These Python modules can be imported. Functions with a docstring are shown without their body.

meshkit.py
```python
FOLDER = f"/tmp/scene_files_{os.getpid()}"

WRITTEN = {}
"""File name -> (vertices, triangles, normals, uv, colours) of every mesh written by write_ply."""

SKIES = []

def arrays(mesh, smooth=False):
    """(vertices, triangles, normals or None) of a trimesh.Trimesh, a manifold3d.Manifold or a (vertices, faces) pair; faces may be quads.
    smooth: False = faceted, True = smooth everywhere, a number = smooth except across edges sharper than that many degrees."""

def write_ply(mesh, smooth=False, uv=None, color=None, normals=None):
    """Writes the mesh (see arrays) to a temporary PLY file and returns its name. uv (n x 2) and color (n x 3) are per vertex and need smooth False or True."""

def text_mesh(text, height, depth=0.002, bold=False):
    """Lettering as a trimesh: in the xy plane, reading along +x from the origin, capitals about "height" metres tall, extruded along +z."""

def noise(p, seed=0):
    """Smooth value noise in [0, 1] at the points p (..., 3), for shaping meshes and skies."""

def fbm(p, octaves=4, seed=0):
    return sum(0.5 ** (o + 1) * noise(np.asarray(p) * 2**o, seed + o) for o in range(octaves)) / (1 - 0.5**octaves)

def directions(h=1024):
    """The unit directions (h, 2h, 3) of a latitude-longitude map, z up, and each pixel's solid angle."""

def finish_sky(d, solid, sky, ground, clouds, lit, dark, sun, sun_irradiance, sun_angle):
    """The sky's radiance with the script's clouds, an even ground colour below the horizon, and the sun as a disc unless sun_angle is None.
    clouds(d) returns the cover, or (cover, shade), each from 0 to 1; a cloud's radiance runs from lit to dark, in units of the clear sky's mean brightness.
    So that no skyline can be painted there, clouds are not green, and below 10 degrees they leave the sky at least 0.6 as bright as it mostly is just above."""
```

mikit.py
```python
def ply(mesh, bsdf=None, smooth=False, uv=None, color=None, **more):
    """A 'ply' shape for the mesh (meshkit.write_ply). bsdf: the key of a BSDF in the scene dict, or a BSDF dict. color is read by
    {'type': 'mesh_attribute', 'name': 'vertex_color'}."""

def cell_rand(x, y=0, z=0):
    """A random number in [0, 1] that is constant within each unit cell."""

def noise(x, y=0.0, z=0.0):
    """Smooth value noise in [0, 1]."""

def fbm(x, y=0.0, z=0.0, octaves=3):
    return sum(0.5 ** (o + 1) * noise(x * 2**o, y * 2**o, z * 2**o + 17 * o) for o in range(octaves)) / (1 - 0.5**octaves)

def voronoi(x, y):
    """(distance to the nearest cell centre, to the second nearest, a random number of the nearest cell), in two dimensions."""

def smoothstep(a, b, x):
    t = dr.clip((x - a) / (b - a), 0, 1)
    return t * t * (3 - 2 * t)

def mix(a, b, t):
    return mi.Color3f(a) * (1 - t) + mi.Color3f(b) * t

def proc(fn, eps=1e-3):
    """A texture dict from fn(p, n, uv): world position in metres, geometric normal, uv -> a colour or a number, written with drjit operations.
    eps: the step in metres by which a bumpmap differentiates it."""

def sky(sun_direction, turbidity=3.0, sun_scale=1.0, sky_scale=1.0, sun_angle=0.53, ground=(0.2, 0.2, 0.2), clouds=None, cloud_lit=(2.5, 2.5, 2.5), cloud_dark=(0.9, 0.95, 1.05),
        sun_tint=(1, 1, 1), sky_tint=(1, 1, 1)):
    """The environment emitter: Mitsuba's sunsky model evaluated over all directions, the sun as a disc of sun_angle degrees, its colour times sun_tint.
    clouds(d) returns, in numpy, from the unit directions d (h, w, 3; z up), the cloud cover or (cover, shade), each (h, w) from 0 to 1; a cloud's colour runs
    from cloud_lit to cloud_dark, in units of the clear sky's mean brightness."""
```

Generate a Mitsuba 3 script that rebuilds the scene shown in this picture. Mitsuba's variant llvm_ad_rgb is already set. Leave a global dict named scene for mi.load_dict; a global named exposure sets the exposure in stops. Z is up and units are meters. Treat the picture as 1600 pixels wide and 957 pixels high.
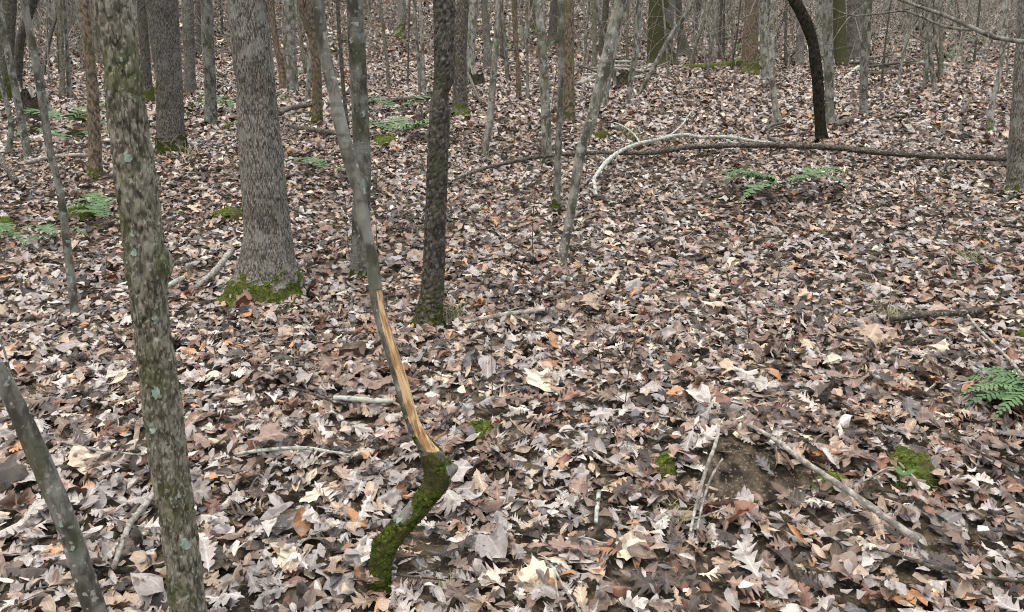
import math
import numpy as np, trimesh, drjit as dr, mitsuba as mi, mikit, meshkit
from mikit import noise, fbm, cell_rand, smoothstep, mix, proc

# ------------------------------------------------------------------ camera, sky, exposure
W, H_ = 1600.0, 957.0                    # the photograph's pixels, in which things are measured below
FOV, PITCH, CAM_H = 62.0, 12.0, 1.6
F = W / 2 / math.tan(math.radians(FOV / 2))
cp, sp = math.cos(math.radians(PITCH)), math.sin(math.radians(PITCH))
EYE = np.array([0, 0, CAM_H]); FWD = np.array([0, cp, -sp]); UP = np.array([0, sp, cp]); RIGHT = np.array([1.0, 0, 0])
exposure = 3.3
scene, labels = {}, {}
scene['camera'] = {'type': 'perspective', 'fov': FOV, 'fov_axis': 'x', 'near_clip': 0.05, 'far_clip': 2000.0,
                   'to_world': mi.ScalarTransform4f().look_at(origin=EYE.tolist(), target=(EYE + FWD).tolist(), up=[0, 0, 1])}
scene['sky'] = mikit.sky([-0.25, -0.35, 1.0], turbidity=3, sun_scale=0.15, sun_angle=25, clouds=lambda d: (np.ones(d.shape[:2]), 1 - np.clip(d[..., 2], 0, 1)), cloud_lit=(2.36, 2.5, 2.66), cloud_dark=(0.62, 0.65, 0.70), ground=(0.12, 0.1, 0.09))

rng = np.random.default_rng(7)

# ------------------------------------------------------------------ terrain
SLOPE = math.tan(math.radians(8.0))

def terrain(x, y):
    x, y = np.asarray(x, float), np.asarray(y, float)
    z = SLOPE * y
    start = 22 + 0.28 * np.clip(x, -10, 22)
    t = np.clip(y - start, 0, 90)
    z = z + 0.15 * t * t / (t + 5)
    q = np.stack([x, y, 0 * x], -1)
    z = z + 0.16 * (meshkit.noise(q * 0.33, 3) - 0.5) * np.clip(y / 6, 0, 1) + 0.05 * (meshkit.noise(q * 1.1, 5) - 0.5)
    if BANK is not None:
        dx, dy = x - BANK[0], y - BANK[1]
        w = np.exp(-(dx / 0.34) ** 2)
        z = z + w * (0.105 / (1 + np.exp(-np.clip((dy - 0.02) / 0.035, -60, 60))) * np.exp(-np.clip(dy, 0, None) / 0.8))
    return z

def ray(px, py):
    d = FWD + (px - W / 2) / F * RIGHT + (H_ / 2 - py) / F * UP
    return d

def at(px, py, lift=0.0):
    """The ground point seen at a pixel of the photograph."""
    d = ray(px, py)
    t = np.concatenate([np.linspace(1, 12, 240), np.linspace(12, 120, 700)])
    p = EYE + t[:, None] * d
    g = p[:, 2] - terrain(p[:, 0], p[:, 1])
    i = int(np.argmax(g < 0)) if (g < 0).any() else len(t) - 1
    a, b = t[max(i - 1, 0)], t[i]
    for _ in range(2):
        m = np.linspace(a, b, 24); q = EYE + m[:, None] * d
        j = int(np.argmax(q[:, 2] < terrain(q[:, 0], q[:, 1]))) or 23
        a, b = m[j - 1], m[j]
    q = EYE + b * d
    return np.array([q[0], q[1], q[2] + lift])

def depth(p):
    return float((np.asarray(p) - EYE) @ FWD)

def project(p):
    d = np.asarray(p) - EYE
    z = d @ FWD
    return W / 2 + F * (d @ RIGHT) / z, H_ / 2 - F * (d @ UP) / z

def up_plane(base, px, py, lean=0.0):
    """The point seen at a pixel on the upright plane through base that faces the camera; lean pushes it away per metre of height."""
    n = np.array([base[0], base[1], 0.0]); n /= np.linalg.norm(n)
    d = ray(px, py)
    t = (np.array([base[0], base[1], 0]) @ n - EYE @ n) / (d @ n)
    p = EYE + t * d
    if lean:
        t2 = t * (1 + lean * (p[2] - base[2]) / np.linalg.norm(base[:2]))
        p = EYE + t2 * d
    return p

BANK = None
BANK = at(1165, 752)[:2]

# ------------------------------------------------------------------ materials
def tone(uv, lo=0.75, hi=1.25, salt=7.0):
    k = dr.floor(uv.x)
    return dr.select((k >= 300) & (k < 400), 0.62, dr.select((k >= 200) & (k < 300), 0.36, 1)) * dr.select((k >= 200) & (k < 400), 1, lo + (hi - lo) * cell_rand(k, salt))

PALETTE = [  # colour, share
    ((0.285, 0.250, 0.235), 0.20),  # grey lilac
    ((0.42, 0.375, 0.340), 0.12),   # pale grey
    ((0.35, 0.257, 0.185), 0.13),   # tan
    ((0.165, 0.112, 0.084), 0.19),  # brown
    ((0.190, 0.090, 0.058), 0.05),  # russet
    ((0.250, 0.165, 0.128), 0.08),  # dusty red brown
    ((0.050, 0.034, 0.026), 0.14),  # dark brown
    ((0.52, 0.43, 0.32), 0.03),     # cream
    ((0.40, 0.205, 0.095), 0.02),   # orange tan
    ((0.12, 0.110, 0.108), 0.02),   # slate
]
DRIFT = np.array([.5, 1.2, -.3, -1.2, -1.0, -.6, -1.4, 1.0, 0, -.5])
PAL_FIXED = {'grey': 0, 'pale': 1, 'tan': 2, 'brown': 3, 'russet': 4, 'dusty': 5, 'dark': 6, 'cream': 7, 'orange': 8, 'slate': 9}

def leaf_fn(p, n, uv):
    k = dr.floor(uv.x); a = uv.x - k - 0.5; t = uv.y
    tint = k - 16 * dr.floor((k + 0.5) / 16)
    col = mi.Color3f(*PALETTE[0][0])
    for i, (c, s) in enumerate(PALETTE):
        col = dr.select(dr.abs(tint - i) < 0.5, mi.Color3f(*c), col)
    col = col * (0.76 + 0.48 * cell_rand(k, 11.0))
    blot = fbm(p.x * 55, p.y * 55, p.z * 55, 3)
    col = col * (0.62 + 0.76 * blot)
    col = mix(col, col * mi.Color3f(0.42, 0.38, 0.36), smoothstep(0.60, 0.70, noise(p.x * 38 + 9, p.y * 38, p.z * 38)) * 0.75)
    spot = smoothstep(0.80, 0.86, noise(p.x * 260, p.y * 260, p.z * 260))
    col = mix(col, col * 0.35, spot * 0.7)
    rib = 1 - smoothstep(0.012, 0.035, dr.abs(a))
    v = t * 8.0 - dr.abs(a) * 7.0
    f = dr.abs(v - dr.floor(v) - 0.5)
    vein = (1 - smoothstep(0.03, 0.10, f)) * 0.5
    col = mix(col, dr.minimum(col * 1.45 + 0.02, 0.8), dr.maximum(rib * 0.7, vein * 0.45))
    return col

def soil_fn(p, n, uv):
    a = fbm(p.x * 30, p.y * 30, p.z * 30, 4)
    c = mix((0.020, 0.015, 0.011), (0.100, 0.078, 0.054), smoothstep(0.3, 0.7, a))
    c = c * (0.5 + noise(p.x * 420, p.y * 420, p.z * 420))
    g = smoothstep(0.62, 0.7, fbm(p.x * 130, p.y * 130, p.z * 130, 2))
    return mix(c, (0.20, 0.165, 0.125), g * 0.6)

def far_litter_fn(p, n, uv):
    a, b, r = mikit.voronoi(p.x * 7, p.y * 7)
    c = mix((0.12, 0.085, 0.065), (0.42, 0.36, 0.31), r)
    return mix(c, (0.05, 0.04, 0.03), smoothstep(0.55, 0.62, noise(p.x * 9, p.y * 9)) * 0.8)

def fissure(p, kx, kz, w, off=0.0):
    """Long cracks in bark: a thin network, drawn out along the stem."""
    a = fbm(p.x * kx + off, p.y * kx, p.z * kz, 3)
    b = fbm(p.x * kx * 1.3 + 20 + off, p.y * kx * 1.3, p.z * kz * 0.6, 3)
    return dr.maximum(1 - smoothstep(0.0, w, dr.abs(a - 0.5)), 1 - smoothstep(0.0, w, dr.abs(b - 0.48)))

def bark_grey_fn(p, n, uv):
    a = fbm(p.x * 34, p.y * 34, p.z * 12, 4)
    c = mix((0.070, 0.064, 0.052), (0.225, 0.213, 0.185), smoothstep(0.34, 0.64, a))
    c = c * (0.65 + 0.7 * fbm(p.x * 150, p.y * 150, p.z * 70, 3))
    c = mix(c, (0.050, 0.045, 0.036), fissure(p, 52, 11, 0.030, 3.0) * 0.5)
    b = smoothstep(0.50, 0.66, fbm(p.x * 19 + 31, p.y * 19, p.z * 11, 4))
    c = mix(c, (0.32, 0.325, 0.29), b * 0.6)
    c = mix(c, (0.46, 0.47, 0.43), smoothstep(0.66, 0.72, fbm(p.x * 62, p.y * 62, p.z * 48, 3)) * 0.7)
    c = mix(c, (0.27, 0.33, 0.29), smoothstep(0.67, 0.72, fbm(p.x * 24 + 5, p.y * 24, p.z * 20, 4)) * 0.55)
    c = mix(c, (0.06, 0.055, 0.046), smoothstep(0.64, 0.76, fbm(p.x * 14, p.y * 14, p.z * 85, 2)) * 0.35)
    c = mix(c, (0.070, 0.074, 0.030), smoothstep(0.55, 0.68, fbm(p.x * 13, p.y * 13 + 40, p.z * 5, 4)) * 0.6)
    return c * tone(uv)

def bark_fibre_fn(p, n, uv):
    a = fbm(p.x * 175, p.y * 175, p.z * 42, 3)
    c = mix((0.052, 0.046, 0.037), (0.190, 0.175, 0.155), smoothstep(0.34, 0.64, a))
    f = smoothstep(0.56, 0.68, fbm(p.x * 260, p.y * 260, p.z * 60, 2))
    c = mix(c, (0.37, 0.345, 0.31), f * 0.65)
    c = mix(c, c * mi.Color3f(0.55, 0.53, 0.48), smoothstep(0.50, 0.62, fbm(p.x * 6, p.y * 6, p.z * 9, 4)) * 0.6)
    c = mix(c, (0.040, 0.034, 0.027), fissure(p, 26, 5, 0.022, 9.0) * 0.6)
    c = mix(c, (0.24, 0.245, 0.215), smoothstep(0.58, 0.70, fbm(p.x * 15 + 3, p.y * 15, p.z * 11, 4)) * 0.5)
    return c * tone(uv, 0.8, 1.15)

def bark_dark_fn(p, n, uv):
    a = fbm(p.x * 70, p.y * 70, p.z * 34, 4)
    c = mix((0.022, 0.018, 0.014), (0.100, 0.087, 0.068), smoothstep(0.34, 0.66, a))
    fleck = smoothstep(0.60, 0.70, fbm(p.x * 85 + 11, p.y * 85, p.z * 46, 3)) * dr.select(dr.floor(uv.x) >= 200, 0.12, 0.6)
    c = mix(c, (0.24, 0.22, 0.18), fleck)
    c = mix(c, (0.012, 0.010, 0.008), fissure(p, 30, 17, 0.03, 5.0) * 0.75)
    c = mix(c, (0.05, 0.055, 0.022), smoothstep(0.52, 0.68, fbm(p.x * 11, p.y * 11, p.z * 5, 4)) * 0.6)
    return c * tone(uv, 0.75, 1.25)

def bark_brown_fn(p, n, uv):
    a = fbm(p.x * 70, p.y * 70, p.z * 28, 3)
    c = mix((0.046, 0.034, 0.024), (0.165, 0.124, 0.090), smoothstep(0.30, 0.68, a))
    c = mix(c, (0.26, 0.225, 0.18), smoothstep(0.60, 0.70, fbm(p.x * 95, p.y * 95, p.z * 40, 3)) * 0.5)
    c = mix(c, (0.08, 0.082, 0.032), smoothstep(0.54, 0.66, fbm(p.x * 9 + 3, p.y * 9, p.z * 5, 4)) * 0.5)
    return c * tone(uv, 0.8, 1.2)

def bark_olive_fn(p, n, uv):
    a = fbm(p.x * 120, p.y * 120, p.z * 40, 4)
    c = mix((0.072, 0.066, 0.047), (0.215, 0.200, 0.155), smoothstep(0.34, 0.62, a))
    c = mix(c, (0.034, 0.030, 0.018), fissure(p, 34, 9, 0.035) * 0.8)
    c = mix(c, (0.058, 0.066, 0.018), smoothstep(0.53, 0.65, fbm(p.x * 19, p.y * 19 + 9, p.z * 7, 4)) * 0.6)
    c = mix(c, (0.34, 0.325, 0.27), smoothstep(0.63, 0.71, fbm(p.x * 170, p.y * 170, p.z * 90, 3)) * 0.6)
    c = mix(c, (0.20, 0.175, 0.13), smoothstep(0.60, 0.70, fbm(p.x * 60 + 3, p.y * 60, p.z * 22, 3)) * 0.55)
    return c

def wood_fn(p, n, uv):
    a = fbm(p.x * 150 + p.z * 38, p.y * 150, p.z * 12, 3)
    c = mix((0.36, 0.185, 0.07), (0.68, 0.47, 0.25), smoothstep(0.26, 0.62, a))
    c = mix(c, (0.10, 0.045, 0.02), smoothstep(0.63, 0.72, noise(p.x * 300 + p.z * 80, p.y * 300, p.z * 20)) * 0.5)
    return mix(c, (0.22, 0.10, 0.045), smoothstep(0.52, 0.64, fbm(p.x * 40, p.y * 40, p.z * 14, 3)) * 0.55)

def moss_fn(p, n, uv):
    a = fbm(p.x * 95, p.y * 95, p.z * 95, 3)
    c = mix((0.020, 0.028, 0.006), (0.075, 0.098, 0.018), smoothstep(0.28, 0.7, a))
    c = mix(c, (0.19, 0.20, 0.035), smoothstep(0.70, 0.78, noise(p.x * 180, p.y * 180, p.z * 180)) * 0.6)
    c = mix(c, (0.065, 0.052, 0.028), smoothstep(0.48, 0.62, fbm(p.x * 17, p.y * 17, p.z * 17, 4)) * 0.6)
    old = dr.select(uv.x >= 500, 0.72, 0.0)                  # old olive brown moss films on the far trunks
    c = mix(c, mi.Color3f(0.060, 0.058, 0.034) * (0.5 + a), old)
    return c * tone(uv, 0.8, 1.3)

def green_fn(p, n, uv):
    k = dr.floor(uv.x)
    r = cell_rand(k, 5.0)
    c = mix((0.046, 0.105, 0.032), (0.098, 0.172, 0.062), r)
    c = dr.select(k >= 100, mix((0.16, 0.19, 0.06), (0.36, 0.32, 0.18), r), c)       # grass, part of it dry
    return c * (0.7 + 0.6 * noise(p.x * 90, p.y * 90, p.z * 90))

def stick_fn(p, n, uv):
    k = dr.floor(uv.x)
    a = fbm(p.x * 60, p.y * 60, p.z * 60, 3)
    dark = mix((0.035, 0.028, 0.022), (0.105, 0.09, 0.072), smoothstep(0.3, 0.7, a))
    grey = mix((0.15, 0.135, 0.115), (0.36, 0.33, 0.29), smoothstep(0.3, 0.7, a))
    pale = mix((0.15, 0.15, 0.125), (0.40, 0.42, 0.37), smoothstep(0.28, 0.55, a))
    c = dr.select(k < 1, dark, dr.select(k < 2, grey, pale))
    return mix(c, (0.55, 0.56, 0.5), smoothstep(0.72, 0.79, noise(p.x * 110, p.y * 110, p.z * 110)) * 0.35)

def mat(name, fn, rough=0.8, spec=0.3):
    scene[name] = {'type': 'twosided', 'bsdf': {'type': 'principled', 'base_color': proc(fn), 'roughness': rough, 'specular': spec}}

mat('leaf_material', leaf_fn, 0.48, 0.5)
mat('soil_material', soil_fn, 0.9, 0.2)
mat('far_litter_material', far_litter_fn, 0.8, 0.2)
mat('grey_bark', bark_grey_fn)
mat('fibre_bark', bark_fibre_fn, 0.85, 0.25)
mat('dark_bark', bark_dark_fn, 0.6, 0.4)
mat('black_bark', bark_dark_fn, 0.9, 0.08)
mat('brown_bark', bark_brown_fn, 0.85, 0.25)
mat('olive_bark', bark_olive_fn, 0.8, 0.3)
mat('bare_wood', wood_fn, 0.6, 0.4)
mat('moss_material', moss_fn, 0.95, 0.1)
mat('green_material', green_fn, 0.55, 0.4)
mat('stick_material', stick_fn, 0.8, 0.3)
scene['lichen_material'] = {'type': 'twosided', 'bsdf': {'type': 'principled', 'base_color': {'type': 'rgb', 'value': [0.25, 0.315, 0.265]}, 'roughness': 0.9, 'specular': 0.2}}

# ------------------------------------------------------------------ naming helpers
_used = {}
def numbered(name):
    n = _used.get(name, 0); _used[name] = n + 1
    return name if n == 0 else f'{name}_{n:03d}'

def say(key, label, category=None, group=None, kind=None):
    d = {}
    if label: d['label'] = label
    if category: d['category'] = category
    if group: d['group'] = group
    if kind: d['kind'] = kind
    labels[key] = d

def shape(key, v, f, bsdf, uv=None, smooth=True):
    v = np.asarray(v, float)
    if uv is not None and np.ndim(uv) == 0:
        uv = np.tile([[float(uv) + 0.5, 0.5]], (len(v), 1))
    scene[key] = mikit.ply(trimesh.Trimesh(v, f, process=False), bsdf, smooth=smooth, uv=uv)

def part(parent, name):
    return numbered(parent + '__' + name)

# ------------------------------------------------------------------ tubes
def curve(pts, rad, spacing):
    """Centripetal-like smooth curve through pts, resampled; spacing: one number per control point (metres between rows there)."""
    from scipy.interpolate import PchipInterpolator
    pts = np.asarray(pts, float); rad = np.asarray(rad, float)
    if len(pts) <= 3:                       # a short piece: a straight line or one bow
        L = np.linalg.norm(np.diff(pts, axis=0), axis=1).sum()
        t = np.linspace(0, 1, max(3, int(L / np.mean(spacing)) + 1))[:, None]
        if len(pts) == 2: P = pts[0] + t * (pts[1] - pts[0])
        else: P = pts[0] * (1 - t) * (1 - 2 * t) + pts[1] * 4 * t * (1 - t) + pts[2] * t * (2 * t - 1)
        return P, np.interp(t[:, 0], np.linspace(0, 1, len(rad)), rad), t[:, 0] * L
    s = np.concatenate([[0], np.cumsum(np.linalg.norm(np.diff(pts, axis=0), axis=1))])
    sp_ = np.asarray(spacing, float) * np.ones(len(pts))
    fine = np.linspace(0, s[-1], 4000 if len(pts) > 5 else 300)
    rows = np.concatenate([[0], np.cumsum(np.diff(fine) / np.interp((fine[1:] + fine[:-1]) / 2, s, sp_))])
    n = max(3, int(rows[-1]) + 1)
    u = np.interp(np.linspace(0, rows[-1], n), rows, fine)
    P = np.stack([PchipInterpolator(s, pts[:, k])(u) for k in range(3)], 1) if len(pts) > 2 else np.stack([np.interp(u, s, pts[:, k]) for k in range(3)], 1)
    if len(pts) > 2 and n > 8:      # round the corners of the interpolant a little
        from scipy.ndimage import gaussian_filter1d
        P = gaussian_filter1d(P, 1.2, axis=0, mode='nearest')
    R = PchipInterpolator(s, rad)(u) if len(pts) > 2 else np.interp(u, s, rad)
    return P, R, u

def frames(P):
    t = np.gradient(P, axis=0); t /= np.linalg.norm(t, axis=1, keepdims=True) + 1e-12
    a = np.cross(t[0], [0.3, 1, 0.1]); a /= np.linalg.norm(a)
    A = np.empty_like(P)
    for i in range(len(P)):
        a = a - t[i] * (a @ t[i]); a /= np.linalg.norm(a) + 1e-12
        A[i] = a
    return A, np.cross(t, A)

def quads(n, m, closed=True):
    i, j = np.meshgrid(np.arange(n - 1), np.arange(m if closed else m - 1), indexing='ij')
    k = (j + 1) % m
    a, b, c, d = i * m + j, i * m + k, (i + 1) * m + k, (i + 1) * m + j
    return np.vstack([np.stack([a, b, c], -1).reshape(-1, 3), np.stack([a, c, d], -1).reshape(-1, 3)])

def tube(pts, rad, sides=6, spacing=0.03, rough=0.0, seed=0, cap=True):
    P, R, u = curve(pts, rad, spacing)
    A, B = frames(P)
    th = np.arange(sides) * 2 * np.pi / sides
    c = np.stack([np.cos(th), np.sin(th)], 1)
    r = R[:, None] * np.ones(sides)
    if rough:
        q = np.stack(np.broadcast_arrays(c[None, :, 0] * 1.5, c[None, :, 1] * 1.5, (u / max(R.mean(), 1e-4) * 0.35)[:, None]), -1)
        r = r * (1 + rough * (meshkit.fbm(q, 3, seed) - 0.5) * 2)
    v = (P[:, None] + r[..., None] * (c[None, :, :1] * A[:, None] + c[None, :, 1:] * B[:, None])).reshape(-1, 3)
    f = quads(len(P), sides)
    if cap:
        n = len(v)
        v = np.vstack([v, P[:1], P[-1:]])
        j = np.arange(sides); k = (j + 1) % sides; o = (len(P) - 1) * sides
        f = np.vstack([f, np.stack([k, j, j * 0 + n], 1), np.stack([o + j, o + k, j * 0 + n + 1], 1)])
    return v, f

def join(ms):
    vs, fs, n = [], [], 0
    for v, f in ms:
        vs.append(v); fs.append(np.asarray(f) + n); n += len(v)
    return np.vstack(vs), np.vstack(fs)

def compact(v, f):
    idx = np.unique(f)
    m = np.zeros(len(v), int); m[idx] = np.arange(len(idx))
    return v[idx], m[f]

STYLE = {'grey': 'grey_bark', 'fibre': 'fibre_bark', 'dark': 'dark_bark', 'plate': 'dark_bark', 'brown': 'brown_bark', 'olive': 'olive_bark', 'stick': 'stick_material'}

def relief(style, c, u, R, seed):
    """The bark's relief as a fraction of the radius, at the unit circle points c and heights u."""
    h = np.cumsum(np.concatenate([[0], np.diff(u) / ((R[1:] + R[:-1]) / 2)]))
    def q(k, kz):
        return np.stack(np.broadcast_arrays(c[None, :, 0] * k, c[None, :, 1] * k, (h * kz)[:, None]), -1)
    low = meshkit.fbm(q(0.8, 0.22), 2, seed) - 0.5
    if style in ('fibre', 'brown'):
        a = np.abs(2 * meshkit.noise(q(5.5, 0.8), seed + 1) - 1)
        return 0.10 * low + 0.03 * (a - 0.4) + 0.06 * (meshkit.noise(q(15, 2.2), seed + 2) - 0.5)
    if style in ('plate', 'dark'):
        n1 = meshkit.noise(q(3.2, 1.6), seed + 1); n2 = meshkit.noise(q(4.2, 1.1), seed + 4)
        crack = np.exp(-((n1 - 0.5) / 0.05) ** 2) + np.exp(-((n2 - 0.5) / 0.05) ** 2)
        k = 1.0 if style == 'plate' else 0.5
        return 0.12 * low - k * 0.085 * np.clip(crack, 0, 1.2) + k * 0.05 * (meshkit.noise(q(9, 4), seed + 2) - 0.5)
    if style == 'olive':
        n1 = meshkit.noise(q(2.6, 0.8), seed + 1); n2 = meshkit.noise(q(3.4, 0.5), seed + 4)
        crack = np.exp(-((n1 - 0.5) / 0.06) ** 2) + np.exp(-((n2 - 0.47) / 0.05) ** 2)
        return 0.18 * low - 0.11 * np.clip(crack, 0, 1.2) + 0.10 * (meshkit.fbm(q(6, 2.2), 2, seed + 2) - 0.5) + 0.07 * (meshkit.fbm(q(15, 5), 2, seed + 6) - 0.5)
    return 0.16 * low + 0.08 * (meshkit.fbm(q(3.5, 1.2), 3, seed + 3) - 0.5)

def blades(v, f, count, length, seed, droop=0.3):
    """Short moss shoots: little triangles standing on the faces."""
    g = np.random.default_rng(seed)
    a, b, c = v[f[:, 0]], v[f[:, 1]], v[f[:, 2]]
    n = np.cross(b - a, c - a); area = np.linalg.norm(n, axis=1)
    i = g.choice(len(f), count, p=area / area.sum())
    w = g.dirichlet([1, 1, 1], count)
    p = a[i] * w[:, :1] + b[i] * w[:, 1:2] + c[i] * w[:, 2:]
    d = n[i] / (area[i, None] + 1e-15) + g.normal(0, 0.55, (count, 3)) + [0, 0, droop]
    d /= np.linalg.norm(d, axis=1, keepdims=True)
    s = np.cross(d, g.normal(0, 1, (count, 3))); s /= np.linalg.norm(s, axis=1, keepdims=True)
    L = length * g.uniform(0.5, 1.3, (count, 1))
    V = np.stack([p + s * L * 0.22, p - s * L * 0.22, p + d * L], 1).reshape(-1, 3)
    return V, np.arange(count * 3).reshape(-1, 3)

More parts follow.
